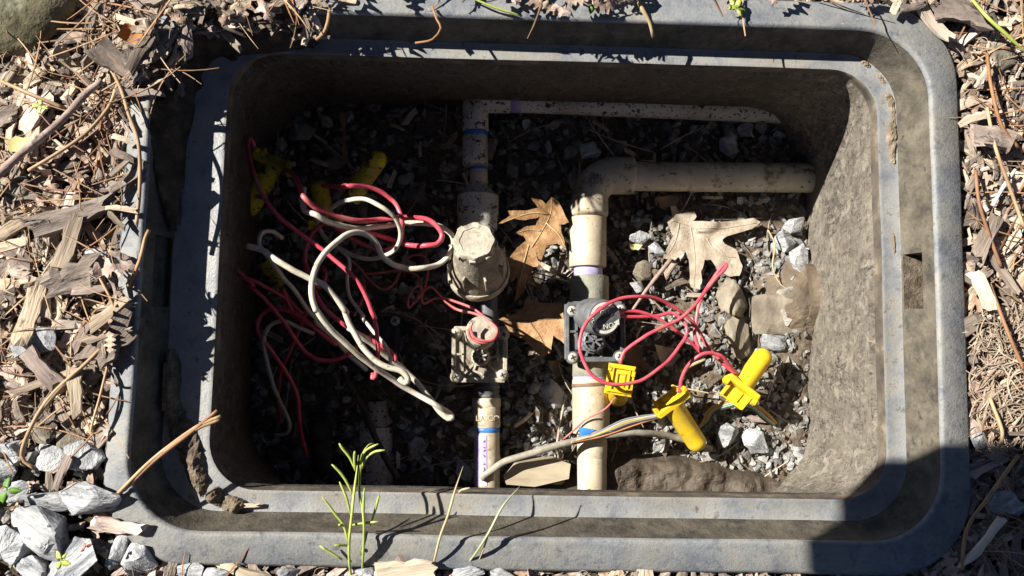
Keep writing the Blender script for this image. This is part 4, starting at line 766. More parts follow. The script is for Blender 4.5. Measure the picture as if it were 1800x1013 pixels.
big('gravel_stone', L_MARB, 1280, 765, -.25, 40, 44, 0, 'pale stone right of the lower yellow tube', .7, seed=7)
big('gravel_stone', L_MARB, 1330, 775, -.25, 56, 40, -30, 'long grey stone near the lower right wall', .7, seed=8)
big('gravel_stone', L_MARB, 1040, 262, -.25, 36, 34, 30, 'grey stone in shade above the elbow', .8, seed=0)
big('gravel_stone', L_MARB, 1280, 258, -.25, 34, 52, 0, 'dark grey stone in shade above the horizontal pipe', .8, seed=2)
big('gravel_stone', L_MARB, 1310, 228, -.25, 34, 30, 20, 'round grey stone in shade by the branch pipe', .8, seed=4)
leaf('yellow_scrap', [(1106, 430), (1118, 428), (1128, 433), (1122, 440), (1108, 439)], -.236, M['leaf_yellow'], 'tiny yellow leaf scrap on the white stone', amp=.002, seed=20)
bl = thing('wood_block', P(960, 830, -.26), 'pale cut wood block by the foot of the beige pipe', 'wood block'); o_ = P(958, 832, -.238); g = G()
pts = [P(x, y, -.232) for x, y in ((885, 838), (905, 815), (975, 806), (1003, 816), (1000, 842), (940, 856), (890, 852))]; lo_ = [p + Vector((0, 0, -.035)) for p in pts]; g.loft([lo_, pts]); g.add(pts, [tuple(range(7))[::-1]]); obj('block', g, M['block'], bl)

REG = []
def reg(o, base, px, py, group, cat, marks): tag(o, base, cat, group); REG.append((o, base, px, py, marks))
PITM = [(1060, 300, 'the elbow'), (1036, 425, 'the beige coupling'), (1046, 583, 'the dial valve'), (1090, 668, 'the square yellow clip'), (843, 623, 'the mud coated valve'), (838, 470, 'the round filter'), (836, 250, 'the speckled tee pipe'), (1250, 310, 'the horizontal beige pipe'), (1240, 440, 'the bleached oak leaf'), (1365, 545, 'the large tan rock'),
        (1320, 650, 'the rightmost yellow tube'), (1210, 750, 'the lower yellow tube'), (1039, 720, 'the lower beige pipe'), (856, 800, 'the purple striped pipe'), (660, 800, 'the half buried white coupling'), (780, 730, 'the cream wire tip'), (640, 300, 'the upright muddy yellow connector'), (450, 330, 'the left muddy yellow connector'), (940, 430, 'the golden oak leaf'), (530, 780, 'the end of the shaded red wire'), (1150, 190, 'the speckled branch pipe')]
OUTM = [(40, 30, 'the boulder'), (120, 200, 'the branch'), (35, 255, 'the yellow leaf'), (240, 65, 'the rusty bark curl'), (168, 455, 'the small blue grey stone'), (197, 600, 'the big furrowed chip'), (78, 598, 'the blue white stone'), (42, 328, 'the lumpy tan stone'), (90, 800, 'the white streaked stone'), (300, 790, 'the needle bundle'), (1296, 14, 'the bright green sprout'), (975, 30, 'the leaves on the top rim'), (1145, 30, 'the forked twig'),
        (1760, 60, 'the green grass blade, upper right'), (1765, 330, 'the white twig'), (1600, 500, 'the right slot'), (1750, 650, 'the matted fibres'), (1772, 880, 'the shaded bluish stone'), (620, 980, 'the green weed'), (820, 990, 'the dull grass blade'), (1400, 1000, 'the shadow edge on the bottom rim')]
def finish_labels():
    DIR = ['right of', 'upper right of', 'above', 'upper left of', 'left of', 'lower left of', 'below', 'lower right of']; grp = {}
    for o, base, px, py, marks in REG:
        mx_, my_, nm = min(marks, key=lambda q: (q[0]-px)**2+(q[1]-py)**2); d = math.hypot(px-mx_, py-my_); k = int(round(math.atan2(my_-py, px-mx_)/(math.pi/4))) % 8
        grp.setdefault((base, nm, k), []).append((d, o))
    ORD = ['nearest', 'second nearest', 'third nearest', 'fourth nearest', 'fifth nearest', 'sixth nearest', 'seventh nearest', 'eighth nearest', 'ninth nearest', 'tenth nearest', 'eleventh nearest', 'twelfth nearest']
    ORD += [w+' nearest' for w in ('thirteenth', 'fourteenth', 'fifteenth', 'sixteenth', 'seventeenth', 'eighteenth', 'nineteenth', 'twentieth', 'twenty-first', 'twenty-second', 'twenty-third', 'twenty-fourth')]
    for (base, nm, k), lst in grp.items():
        lst.sort(key=lambda q: q[0])
        for i, (d, o) in enumerate(lst): o['label'] = f"{base} {DIR[k]} {nm}" + ('' if len(lst) == 1 else ', '+ORD[min(i, 23)])
# pit gravel: individuals where they show, the rest as one mass
def pit_ok(px, py):
    p = P(px, py, -.265); return sdf(p, pF, .09) < -.004
cnt = 0; tries = 0; placed = []
while cnt < 290 and tries < 9000:
    tries += 1; px, py = (random.uniform(430, 1430), random.uniform(165, 872)) if random.random() < .6 else (random.uniform(880, 1430), random.uniform(370, 820))
    lit = px > 880 and py > 370
    s = random.choice((20, 24, 28, 32, 38, 44) if lit else (24, 30, 36, 42))
    if not pit_ok(px, py) or any((px-a)**2+(py-b)**2 < ((s+c)*(.34 if lit else .43))**2 for a, b, c in placed): continue
    if 1160 < px < 1330 and 370 < py < 500: continue
    if 1010 < px < 1065 and 660 < py < 840 or 990 < px < 1420 and py > 815: continue
    p = P(px, py, -.265); z = float(floor_z(p.x, p.y)); p = P(px, py, z); k = pix(s, z)*random.uniform(.85, 1.15)
    lib_ = L_GRAVM if (not lit or random.random() < .5) else L_GRAV  # shade put into the colour: unlit stones all get the darker muddy material
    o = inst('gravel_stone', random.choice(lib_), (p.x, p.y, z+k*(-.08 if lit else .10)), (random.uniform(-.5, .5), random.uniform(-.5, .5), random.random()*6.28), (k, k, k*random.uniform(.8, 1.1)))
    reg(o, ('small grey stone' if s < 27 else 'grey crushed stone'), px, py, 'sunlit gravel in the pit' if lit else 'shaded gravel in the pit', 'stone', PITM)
    placed.append((px, py, s)); cnt += 1
it = []; it2 = []; it3 = []
while len(it) < 1500:
    px, py = random.uniform(420, 1440), random.uniform(150, 890)
    if not pit_ok(px, py): continue
    p = P(px, py, -.265); z = float(floor_z(p.x, p.y)); k = pix(random.choice((8, 10, 12, 15, 18)), z)
    (it if px > 900 or random.random() < .7 else it2).append((random.choice(ST_LO), mx((p.x, p.y, z+k*.15+random.uniform(-.001, .003)), (random.random()*6, random.random()*6, random.random()*6), (k, k, k)), .02))
itg = []
while len(itg) < 1000:
    px, py = random.uniform(430, 1420), random.uniform(165, 860)
    if not pit_ok(px, py) or (px > 1060 and py > 390): continue
    p = P(px, py, -.265); z = float(floor_z(p.x, p.y)); k = pix(random.choice((13, 17, 21, 25)), z)
    itg.append((random.choice(ST_LO), mx((p.x, p.y, z+k*.15+random.uniform(0, .003)), (random.random()*6, random.random()*6, random.random()*6), (k, k, k)), .02))
join_stuff('fine_gravel', itg, M['gravel'], 'small grey stones over the shaded side of the pit', 'gravel'); itg = []
while len(itg) < 1300:
    px, py = (random.uniform(1060, 1430), random.uniform(390, 830)) if random.random() < .8 else (random.uniform(885, 1010), random.uniform(600, 830))
    if not pit_ok(px, py) or random.random() < .4*(1060 < px < 1200): continue
    p = P(px, py, -.265); z = float(floor_z(p.x, p.y)); k = pix(random.choice((9, 12, 15, 18, 22)), z)
    itg.append((random.choice(ST_LO), mx((p.x, p.y, z-k*.05+random.uniform(0, .003)), (random.random()*6, random.random()*6, random.random()*6), (k, k, k)), .02))
join_stuff('fine_gravel', itg, M['gravel'], 'pale grit and small stones over the right side of the pit', 'gravel')
join_stuff('fine_gravel', it, M['gravel_mud_shade'], 'fine grit and small stones over the pit floor', 'gravel')
while len(it3) < 2600:
    px, py = random.uniform(420, 1440), random.uniform(150, 890)
    if not pit_ok(px, py): continue
    p = P(px, py, -.265); z = float(floor_z(p.x, p.y)); k = pix(random.choice((3, 4, 6, 8, 11)), z)
    it3.append((random.choice(ST_LO), mx((p.x, p.y, z+random.uniform(-.001, .005)), (random.random()*6, random.random()*6, random.random()*6), (k, k, k)), .02))
join_stuff('soil_crumbs', it3+it2, M['soil_dry'] if False else M['mud'], 'soil crumbs over the pit floor', 'soil')
it = []
for _ in range(130):
    px, py = random.uniform(480, 1400), random.uniform(190, 850)
    if not pit_ok(px, py): continue
    p = P(px, py, -.262); L = random.uniform(.03, .09); it.append((needle_geo(random.randint(0, 99)), mx((p.x, p.y, -.258+random.uniform(-.004, .004)), (random.uniform(-.1, .1), random.uniform(-.1, .1), random.random()*6.28), (L, L, L)), .1))
for _ in range(150):
    px, py = random.uniform(480, 1400), random.uniform(190, 850)
    if not pit_ok(px, py): continue
    p = P(px, py, -.262); L = random.uniform(.008, .024); it.append((random.choice(CH_LO), mx((p.x, p.y, -.260+random.uniform(-.004, .004)), (random.uniform(-.4, .4), random.uniform(-.3, .3), random.random()*6.28), (L, L, L)), .03))
join_stuff('pit_litter', it, M['chip'], 'pine needles and wood splinters on the pit floor', 'litter')

# ------------------------------------------------------------ outside: boulder, stones, branch
GZ = -.012
g = G(); v, f = hull_stone(61, 60, True, .8, 1.0); sv = np.array(v); bm = bmesh.new(); bmesh.ops.create_icosphere(bm, subdivisions=5, radius=1)
co = np.array([w.co for w in bm.verts]); n1 = vnoise(co, 1.3, 3, 2); n2 = vnoise(co, 9, 8, 4); co = co*(1+.10*n1+.018*n2)[:, None]
bc = P(12, -18, -.01); co = co*[.075, .059, .026]; rz = np.array(Matrix.Rotation(R(28), 3, 'Z')); co = co@rz.T + np.array([bc.x-.004, bc.y+.002, -.006])
g.v = co.tolist(); bm.verts.index_update(); g.f = [tuple(w.index for w in q.verts) for q in bm.faces]; bm.free()
tag(obj('boulder', g, M['boulder'], None, True), 'mossy tan boulder at the upper left corner', 'boulder')
OUT = [  # px, py, w, h, angle, label
 (90, 808, 46, 62, 70, 'white streaked stone left of the dark hollowed stone'), (148, 802, 50, 72, 80, 'dark hollowed grey stone beside the lower left rim'),
 (162, 877, 112, 58, -8, 'long grey white stone touching the lower left rim'), (88, 940, 118, 70, -24, 'large pale grey slab stone in the lower left'),
 (130, 988, 100, 62, 35, 'bright white streaked slab at the lower left edge'), (15, 940, 62, 70, 60, 'bluish stone cut by the left edge of the picture'),
 (248, 985, 56, 56, -40, 'squarish white stone below the lower left rim corner'), (206, 968, 26, 70, -25, 'narrow upright grey stone beside the squarish white stone'),
 (20, 795, 42, 40, 0, 'round grey stone at the left edge of the picture'), (8, 826, 44, 40, 20, 'white wedge stone below the round grey stone'),
 (80, 880, 90, 34, -8, 'grey flat stone above the large pale slab'), (30, 865, 50, 36, 20, 'pale stone left of the flat grey stone'), (36, 965, 60, 44, 10, 'white stone below the bluish stone'),
 (70, 1004, 56, 46, -20, 'dark streaked stone at the bottom edge'), (336, 1003, 46, 28, 0, 'white stone under the bottom rim, first from the left'), (386, 1006, 44, 26, 10, 'pale stone under the bottom rim, second from the left'),
 (510, 1008, 40, 26, 0, 'white stone under the bottom rim left of the green plant'), (822, 1006, 54, 26, 8, 'white wedge stone under the bottom rim below the grass blade'), (640, 1010, 40, 26, 0, 'grey stone at the foot of the green plant'),
 (880, 1009, 44, 24, 0, 'grey stone under the bottom rim right of the white wedge'), (168, 455, 34, 56, 80, 'small blue grey stone in the left mulch'), (78, 598, 46, 56, -50, 'blue white stone in the left mulch'), (45, 615, 50, 34, -20, 'pale stone left of the blue white stone'),
 (1772, 880, 52, 50, 30, 'bluish stone in the shaded lower right mulch'), (1722, 772, 30, 34, 0, 'pale stone beside the right rim at the shadow edge')]
for i, (x, y, w, h, a, lab) in enumerate(OUT):
    big('gravel_stone', L_MARB, x, y, GZ+.009+.005*(w > 90), w*1.06, h*1.06, a, lab, .7, seed=i*3+1, rx=random.uniform(-.25, .25), ry=random.uniform(-.25, .25))
TANS = [(42, 328, 62, 46, 0, 'lumpy tan stone below the branch'), (150, 660, 36, 50, -60, 'furrowed tan bark lump in the left mulch'), (76, 762, 40, 56, 60, 'brown bark lump above the white stones'), (126, 775, 50, 44, 0, 'smooth beige pebble above the white stones'), (1758, 102, 60, 52, -20, 'pale grey bark flake in the upper right mulch'), (1756, 338, 34, 46, 0, 'dark grey stone left of the white twig')]
for i, (x, y, w, h, a, lab) in enumerate(TANS): big('mulch_lump', L_TAN, x, y, GZ+.006, w, h, a, lab, .6, 'lump', seed=i)
def stick_o(px, zs, d, m, label, name='twig', cat='twig', taper=.7): return stick(px, zs, d, m, label, name, cat, taper=taper)
stick_o([(-30, 338), (0, 305), (40, 268), (85, 232), (120, 200), (150, 166), (180, 142)], [.004, .010, .014, .012, .01], 15, M['twig'], 'smooth pinkish branch lying across the left mulch', 'branch', 'branch', .8)
stick_o([(1745, 362), (1760, 335), (1785, 298)], [.0, .004], 8, M['whitetwig'], 'short bleached white twig in the right mulch')
leaf('yellow_leaf', [(14, 250), (30, 240), (52, 244), (60, 256), (44, 268), (20, 268)], .002, M['leaf_yellow'], 'round pale yellow leaf under the branch', amp=.003, curl=.003, seed=30)
leaf('dead_leaf', [(205, 958-880+0), (222, 44), (250, 46), (272, 54), (268, 74), (232, 76), (212, 68)], .004, M['leaf_rust'], 'rusty orange bark curl at the upper left', amp=.006, curl=.008, seed=31)
HAND = [  # lib, px, py, length px, angle, width factor, label
 ('c', 255, 86, 70, -6, 1.0, 'cream wood chip under the rusty bark curl'), ('b', 215, 110, 90, -30, 1.0, 'crusty grey bark flake below the cream chip'), ('b', 130, 378, 130, 18, .6, 'grey fibrous bark strip in the left mulch'),
 ('c', 118, 425, 100, 70, 1.0, 'upright tan wood chip left of the grey rim'), ('b', 128, 488, 92, 20, 1.0, 'grey bark slab right of the upright tan chip'), ('c', 158, 508, 60, 6, 1.0, 'pale cream sliver over the grey bark slab'), ('c', 52, 545, 110, 78, .8, 'long pale upright chip in the left mulch'),
 ('b', 197, 600, 92, 48, .9, 'big tan furrowed chip overlapping the left rim'), ('c', 75, 648, 90, -45, .9, 'white bleached wood chip with a notch, left mulch'), ('c', 133, 690, 84, -80, .9, 'pale split wood chip above the gravel'), ('c', 80, 670, 120, 20, .6, 'grey wood splinter leaning left of the split chip'),
 ('c', 208, 925, 90, -10, 1.2, 'tan wood flake tucked under the lower left rim corner'), ('c', 110, 830, 60, 70, .8, 'tan chip wedged between the white stones'), ('c', 1640, 30, 110, -55, .8, 'long tan chip along the upper right rim corner'), ('c', 1712, 210, 56, 20, 1.3, 'pink beige chip beside the right rim'),
 ('b', 1745, 245, 70, -10, 1.0, 'pale torn flake right of the rim'), ('c', 1730, 130, 60, 55, .9, 'grey beige chip in the upper right mulch'), ('c', 1735, 418, 90, 60, 1.0, 'tan pointed chip right of the slot'), ('c', 1765, 480, 80, -60, 1.0, 'cream chip in the right mulch'), ('c', 1725, 510, 70, -70, 1.2, 'broad brown chip right of the slot'),
 ('b', 1690, 25, 90, -20, 1.0, 'pinkish crumpled bark at the top right'), ('c', 1725, 955, 100, 50, .8, 'grey chip in the lower right shade'), ('c', 1780, 760, 80, -5, .6, 'cream sliver at the shadow edge lower right'), ('c', 712, 1003, 100, 4, 1.3, 'broad tan chip under the bottom rim'), ('c', 430, 890, 50, 5, .9, 'tan sliver on the lower left ledge')]
for i, (k, x, y, L, a, wf, lab) in enumerate(HAND):
    lb_ = L_CHIP if k == 'c' else L_BARK; s = pix(L, 0); z = .006 if not lab.endswith('ledge') else -.03
    p = P(x, y, z); o = inst('wood_chip' if k == 'c' else 'bark_piece', lb_[(i*7+3) % len(lb_)], p, (random.uniform(-.2, .2), random.uniform(-.12, .12), R(a)), (s, s*wf, s)); tag(o, lab, 'wood chip' if k == 'c' else 'bark')

# scattered mulch
def zone(px, py):
    if py < 175 and px < 560: return 'upper left'
    if py < 60 and px < 1620: return 'top'
    if px < 420: return 'left'
    if px > 1500: return 'right'
    return 'bottom'
def allow(px, py, z=0):
    d = sdf(P(px, py, z)); zn = zone(px, py)
    if zn == 'upper left': return d > -.040
    if zn == 'top': return d > (-.012 if px < 560 or 930 < px < 1130 else -.004) or (px < 1000 and d > -.02 and random.random() < .10)
    if zn == 'left': return d > (-.006 if py < 680 else .003)
    return d > .002
def surf(px, py):
    p = P(px, py, 0); d = sdf(p)
    return recess_z(p.x, p.y)+.004 if d < 0 else GZ
LAB = {'left': 'weathered wood chip in the mulch left of the box', 'upper left': 'weathered wood chip on the soil at the upper left corner of the box', 'top': 'wood chip on the mulch along the top rim', 'right': 'weathered wood chip in the mulch right of the box', 'bottom': 'wood chip among the stones under the bottom rim'}
cnt = 0
while cnt < 250:
    px, py = random.uniform(-20, 1820), random.uniform(-20, 1030)
    if not allow(px, py) or (px < 235 and py > 765) or (px > 1700 and 560 < py < 760 and random.random() < .6) or (px < 130 and py < 100): continue
    zn = zone(px, py)
    if zn == 'bottom' and random.random() < .4: continue
    L = pix(random.choice((26, 32, 40, 50, 64, 80)), 0); bark = random.random() < .3; lb_ = random.choice(L_BARK if bark else L_CHIP); wf = random.uniform(.7, 1.3)
    if bark: L *= .6
    p = P(px, py, 0); a = random.gauss(60, 40) if zn in ('left', 'right') else random.random()*180
    o = inst('bark_piece' if bark else 'wood_chip', lb_, (p.x, p.y, surf(px, py)+random.uniform(.001, .008)), (random.uniform(-.3, .3), random.uniform(-.16, .16), R(a)), (L, L*wf, L*random.uniform(.9, 1.6)))
    reg(o, ('bark piece' if bark else 'wood chip'), px, py, ('bark pieces ' if bark else 'wood chips ')+zn, 'bark' if bark else 'wood chip', OUTM); cnt += 1
cnt = 0
LL = {'left': 'crumpled dead leaf scrap in the mulch left of the box', 'upper left': 'crumpled dead leaf on the soil at the upper left corner', 'top': 'crumpled dead leaf hanging over the top rim', 'right': 'crumpled dead leaf scrap in the mulch right of the box', 'bottom': 'dead leaf scrap under the bottom rim'}
TOPL = [(690, -8), (800, -8), (880, -2), (905, 2), (940, 14), (965, 26), (985, 34), (1010, 18), (1040, 10), (1060, 22), (1090, 4), (560, 10), (520, 18), (470, 24), (440, 20), (1360, 2), (600, -5)]
while cnt < 70:
    if cnt < len(TOPL): px, py = TOPL[cnt]
    else:
        px, py = random.uniform(-20, 1820), random.uniform(-20, 1030)
        if not allow(px, py) or (px < 230 and py > 770) or (px < 130 and py < 100): continue
    zn = zone(px, py); L = pix(random.choice((34, 44, 56, 70) if zn != 'top' else (34, 44, 60)), 0); p = P(px, py, 0); z = surf(px, py)+random.uniform(.004, .01) + (.004 if cnt < len(TOPL) else 0)
    o = inst('dead_leaf', random.choice(L_OAK), (p.x, p.y, max(z, .004) if cnt < len(TOPL) else z), (random.uniform(-.5, .5), random.uniform(-.5, .5), random.random()*6.28), (L, L, L)); reg(o, 'crumpled dead leaf', px, py, 'dead leaves '+zn, 'leaf', OUTM); cnt += 1
# one mass of small chips and crumbs, inside and just outside the picture
it = []; itb = []; itl = []
def far_ok(x, y): return sdf((x, y)) > .002
for n, rect, sizes in ((7600, (-.47, .50, -.25, .40), (.006, .008, .011, .015, .02, .026)), (6500, (-.80, .85, -.55, .75), (.016, .024, .034))):
    c = 0
    while c < n:
        x, y = random.uniform(rect[0], rect[1]), random.uniform(rect[2], rect[3]); d = sdf((x, y))
        if d < .002:
            q_ = cam.matrix_world.inverted() @ Vector((x, y, 0)); px = 900 - q_.x/q_.z*F; py = 506.5 + q_.y/q_.z*F
            if d < -.045 or not allow(px, py): continue
            z = surf(px, py)
            if z > -.002 and random.random() < .6: continue
        else: z = GZ
        L = random.choice(sizes); bark = random.random() < .35
        gz = (x < P(225, 800, 0).x and y < P(0, 775, 0).y)
        if gz and random.random() < .95: c += 1; continue
        mm_ = mx((x, y, z+random.uniform(-.003, .006)), (random.uniform(-.4, .4), random.uniform(-.25, .25), random.random()*6.28), (L, L, L*random.uniform(.8, 1.3)))
        (itb if bark else it).append((random.choice(CH_LO), mm_, .035)); c += 1
for _ in range(1500):
    x, y = random.uniform(-.47, .5), random.uniform(-.25, .40)
    if not far_ok(x, y) or (x < P(225, 800, 0).x and y < P(0, 775, 0).y): continue
    L = random.choice((.005, .007, .01, .014)); itb.append((random.choice(ST_LO), mx((x, y, GZ+random.uniform(-.002, .008)), (random.random()*6, random.random()*6, random.random()*6), (L*1.3, L, L)), .03))
join_stuff('mulch', it, M['chip'], 'fine wood chip mulch around the box', 'mulch'); join_stuff('bark_mulch', itb, M['bark'], 'dark bark crumbs in the mulch', 'mulch')
for _ in range(700):
    x, y = random.uniform(-.47, .5), random.uniform(-.25, .40)
    if not far_ok(x, y): continue
    L = random.uniform(.008, .03); itl.append((random.choice(OAK_GEO), mx((x, y, GZ+random.uniform(0, .01)), (random.uniform(-.7, .7), random.uniform(-.7, .7), random.random()*6.28), (L, L, L)), .05))
join_stuff('leaf_crumbs', itl, M['leaf_litter'], 'broken leaf crumbs in the mulch', 'litter', True)
# gravel mass lower left and under the bottom rim
it = []
while len(it) < 520:
    px, py = random.uniform(-120, 1500), random.uniform(770, 1100); d = sdf(P(px, py, 0))
    if d < .003 or (px > 240 and py < 985) or (px > 320 and random.random() < .5): continue
    p = P(px, py, GZ); k = pix(random.choice((12, 16, 22, 30)), 0); it.append((random.choice(ST_LO), mx((p.x, p.y, GZ+random.uniform(-.002, .005)), (random.random()*6, random.random()*6, random.random()*6), (k, k, k)), .03))
join_stuff('fine_gravel', it, M['gravel'], 'small grey stones filling between the large ones, lower left', 'gravel')
# pine needles
NG = [needle_geo(i) for i in range(14)]; NGC = [needle_geo(i, 4, 1.9) for i in range(30, 50)]; L_NEED = [lib('pine_needle', q, M['needle'], True, 80, .1) for q in NG]
it = []
while len(it) < 300:
    px, py = random.uniform(-60, 1860), random.uniform(-40, 1060)
    if not allow(px, py) or zone(px, py) == 'bottom' or (px < 235 and py > 765) or (px > 1500 and sdf(P(px, py, 0)) < .022): continue
    p = P(px, py, 0); L = random.uniform(.025, .085); it.append((random.choice(NG), mx((p.x, p.y, max(surf(px, py)+random.uniform(.008, .016), .002 if sdf(p) < .01 else -1)), (random.uniform(-.2, .2), random.uniform(-.16, .16), random.random()*6.28), (L, L*random.uniform(.7, 1), L)), .1))
join_stuff('pine_litter', it, M['needle'], 'dry pine needles strewn over the mulch', 'pine needles'); it = []
for _ in range(700):   # matted
    px, py = random.uniform(1728, 1880), random.uniform(540, 775); p = P(px, py, 0); L = random.uniform(.014, .034)
    it.append((random.choice(NGC), mx((p.x, p.y, random.uniform(-.006, .004)), (random.uniform(-.15, .15), random.uniform(-.15, .15), random.random()*6.28), (L, L, L*1.2)), .1))
join_stuff('mulch_fibre', [(random.choice(NGC), mx((x, y, GZ+random.uniform(.002, .013)), (random.uniform(-.4, .4), random.uniform(-.4, .4), random.random()*6.28), (L, L, L)), .1)
    for x, y, L in ((random.uniform(-.47, .5), random.uniform(-.25, .4), random.uniform(.006, .02)) for _ in range(4200)) if sdf((x, y)) > .004 and not (x < P(225, 800, 0).x and y < P(0, 775, 0).y)], M['fibre'], 'frayed wood fibres through the mulch', 'fibres')
join_stuff('matted_fibre', it, M['fibre'], 'matted pale wood fibres right of the box', 'fibres')
NEED = [([(200, 130), (214, 160), (226, 200), (243, 250), (246, 320), (240, 395)], 'curved pine needle over the upper left rim'), ([(206, 150), (190, 190), (150, 235), (100, 270), (50, 300)], 'long arched orange needle right of the branch'), ([(0, 142), (60, 168), (112, 190)], 'straight orange stem meeting the branch'),
 ([(62, 835-10), (38, 800), (60, 740), (95, 690), (150, 640), (190, 600)], 'long red brown needle bundle above the white stones'), ([(36, 810), (55, 750), (100, 690), (160, 630)], 'second long needle beside the red brown bundle'), ([(205, 870), (260, 815), (310, 775), (350, 748), (388, 732)], 'needle bundle lying over the lower left rim'), ([(218, 862), (270, 812), (330, 765), (382, 722)], 'upper needle of the bundle over the lower left rim'), ([(212, 866), (275, 806), (340, 758), (386, 738)], 'lower needle of the bundle over the lower left rim'),
 ([(225, 505), (245, 460), (255, 420), (262, 405)], 'bent brown needle over the left rim'), ([(165, 470), (200, 540), (212, 610)], 'thin needle in front of the tan furrowed chip'), ([(190, 640), (175, 700), (160, 760), (180, 757)], 'thin needles above the gravel left of the rim'),
 ([(1735, 190), (1750, 260), (1775, 330), (1800, 400)], 'thick orange needle in the right mulch'), ([(1735, 95), (1742, 150), (1760, 220), (1790, 260)], 'second orange needle in the upper right mulch'), ([(1715, 300), (1722, 360), (1745, 430), (1760, 470)], 'orange needle right of the rim above the slot'), ([(1740, 500), (1770, 580), (1800, 650)], 'orange needle crossing the matted fibres'), ([(1740, 700), (1762, 760), (1755, 790)], 'orange needle at the shadow edge on the right'),
 ([(580, 10), (576, 40), (568, 60), (556, 70)], 'curled needle hanging over the top rim'), ([(760, 12), (768, 35), (775, 50), (760, 70), (730, 76)], 'thin root hanging over the top rim'), ([(1690, 1000), (1700, 930), (1740, 870), (1790, 800)], 'needle in the lower right shade')]
for i, (pth, lab) in enumerate(NEED):
    tag(obj('pine_needle', G().tube(spline(pathz(pth, [.004, .012, .010, .006]), .004), pix(2.2 if 'thin' in lab or 'root' in lab else 3.3, 0), 6), M['needle'], None, True), lab, 'needle')
stick([(1118, -5), (1130, 18), (1142, 40), (1148, 66)], [.006, .004, -.004], 9, M['straw'], 'tan forked twig hanging over the top rim', taper=.6)

# ------------------------------------------------------------ living plants
def blade(px, zs, w, m, parent, name='blade'):
    pts = spline(pathz(px, zs), .004); n = len(pts); g = G(); r = pix(w/2, 0)
    g.tube(pts, [r*(.75+.25*math.sin(3*i/n))*(1 if i < n*.75 else max(.25, (n-i)/(n*.25))) for i in range(n)], 6); return obj(name, g, m, parent, True)
t = thing('weed_plant', P(610, 1015, -.01), 'young yellow green weed growing under the bottom rim', 'plant')
stem = blade([(618, 1020), (614, 985), (614, 950), (618, 910), (622, 870), (627, 830), (630, 800)], [-.01, .01, .02, .024, .022, .018, .014], 5, M['green'], t, 'stem')
blade([(636, 1015), (638, 980), (640, 935), (638, 900), (632, 868), (633, 830), (636, 800), (648, 782), (656, 780)], [-.01, .01, .018, .02, .016, .014, .012], 4.4, M['green'], t, 'stem')
for pth, z in (([(626, 828), (614, 805), (604, 790), (596, 778)], .014), ([(622, 870), (608, 845), (594, 828), (584, 817)], .016), ([(627, 828), (624, 806), (624, 793)], .018), ([(632, 815), (638, 798), (650, 788), (664, 781)], .018), ([(638, 812), (652, 797), (662, 794), (676, 790)], .016), ([(634, 825), (642, 812), (648, 800)], .012),
                ([(618, 905), (606, 870), (596, 848)], .02), ([(614, 955), (604, 925), (592, 905), (568, 872)], .022), ([(640, 945), (640, 900), (640, 858)], .02), ([(650, 925), (660, 895), (665, 870)], .014), ([(616, 925), (632, 922), (668, 917)], .014), ([(612, 925), (600, 922), (594, 924)], .02), ([(600, 985), (580, 972), (563, 958)], .008), ([(612, 960), (602, 958), (590, 958)], .014), ([(632, 975), (640, 955), (644, 935)], .012)):
    blade([(x+random.uniform(-2, 2), y+random.uniform(-2, 2)) for x, y in pth], [z-.004, z, z+.004], 4.6, M['green'], t, 'leaf')
for lab, pth, z, w, m in (('dull green grass blade leaning over the bottom rim', [(815, 1000), (838, 970), (860, 935), (884, 890), (914, 855)], [-.01, .01, .018, .016, .01], 4.5, 'grass_dull'), ('thin dry grass blade beside the dull green blade', [(836, 998), (850, 965), (862, 930), (880, 900)], [-.01, .008, .014, .016], 3.5, 'straw'), ('straw coloured grass blade over the bottom rim', [(758, 1015), (766, 975), (775, 940), (788, 905), (800, 862), (814, 820)], [-.01, .012, .02, .02, .014], 4.5, 'straw'),
                      ('bright green grass blade at the upper right corner', [(1705, -5), (1735, 30), (1770, 62), (1805, 95)], [.01, .02, .02, .015], 7, 'green'), ('thin green grass blade hanging over the top rim', [(825, -6), (860, 10), (890, 20), (915, 28)], [.008, .008, .004], 5, 'green'), ('short tan straw on the bottom lip', [(806, 866), (812, 861), (826, 858)], [-.035, -.03], 4, 'straw')):
    o = blade(pth, z, w, M[m], None, 'grass_blade'); tag(o, lab, 'grass')
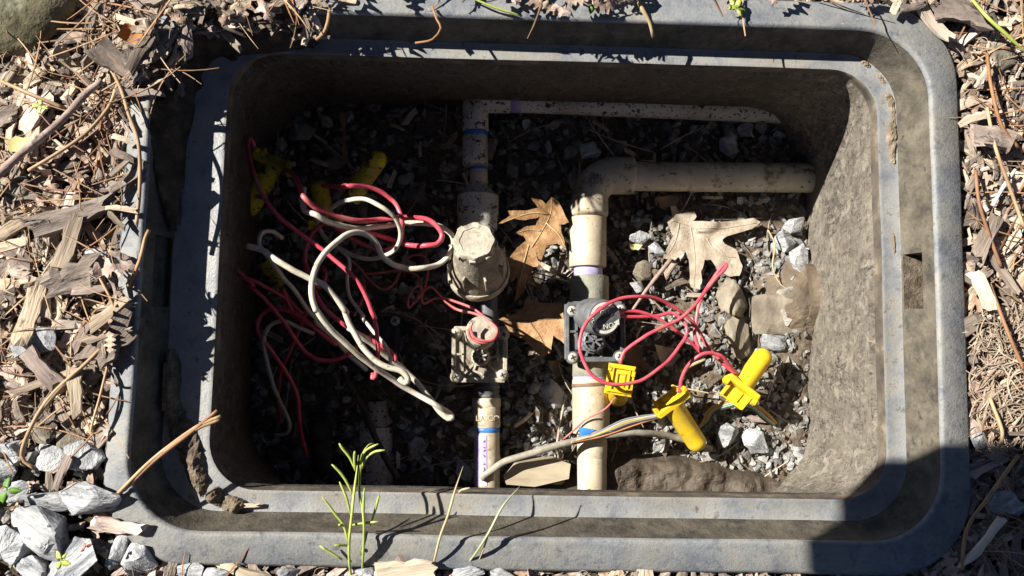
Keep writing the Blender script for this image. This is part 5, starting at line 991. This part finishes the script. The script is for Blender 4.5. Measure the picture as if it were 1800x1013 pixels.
def clover(px, py, label, m, n=5, s=16, z=.008):
    t = thing('sprout', P(px, py, z-.01), label, 'sprout'); rs = random.Random(px)
    for k in range(n):
        a = R(360/n*k+rs.uniform(-30, 30)); q = pix(s, 0)*rs.uniform(.6, 1.1); c = P(px, py, z); d = Vector((math.cos(a), math.sin(a), rs.uniform(.1, .7))); w = Vector((-math.sin(a), math.cos(a), 0))*rs.uniform(.2, .34)*q; rings = []
        for u in np.linspace(0, 1, 7):
            ww = w*(.18+math.sin(math.pi*min(1, u*1.02))**.8*.9 if u > .3 else .2); p = c+d*q*u+Vector((0, 0, -.5*q*u*u)); rings.append([p-ww, p+Vector((0, 0, -.0008)), p+ww, p+Vector((0, 0, -.0016))])
        obj('leaflet', G().loft(rings, True, True, True), m, t, True)
clover(1296, 14, 'bright green sprout over the top rim', M['green'], 5, 22); clover(1042, 6, 'small green sprout among the leaves on the top rim', M['green_dark'], 4, 18, .014)
clover(12, 862, 'green leaf sprout at the left edge', M['green_dark'], 3, 26, .012); clover(72, 186, 'tiny green and red sprout below the boulder', M['green'], 4, 16, .008)
clover(108, 985, 'green and red sprout on the white streaked slab', M['green'], 5, 17, .03); clover(150, 962, 'tiny green sprout on the white slab edge', M['sprout_red'], 3, 10, .026)

# ------------------------------------------------------------ added unseen table, shaped only to cast the lower right corner's shadow
TZ = .60; t = thing('added_shade_table', (-.40, -.27, -.016), 'made-up table added out of view left of the box to cast the lower right shadow', 'shade caster')
k = TZ/1.0; x0 = P(1418, 980, 0).x - 1.15*TZ; y1 = P(1600, 780, 0).y + .45*TZ; g = G(); out = []; rad = .03
for cx, cy, a0 in ((x0+.22-rad, y1-rad, 0), (x0+rad, y1-rad, 90), (x0+rad, y1-.60+rad, 180), (x0+.22-rad, y1-.60+rad, 270)):
    for i in range(9): a = R(a0+90*i/8); out.append((cx+rad*math.cos(a), cy+rad*math.sin(a)))
g.loft([[(x, y, TZ) for x, y in out], [(x, y, TZ+.018) for x, y in out]], True, True, True); obj('shade_table_top', g, M['block'], t)
for lx, ly in ((-.41, -.24), (-.41, -.34), (-.27, -.34)): obj('leg', G().box((lx, ly, TZ/2-.008), (.014, .014, TZ/2+.007), None, .15), M['block'], t)

finish_labels()
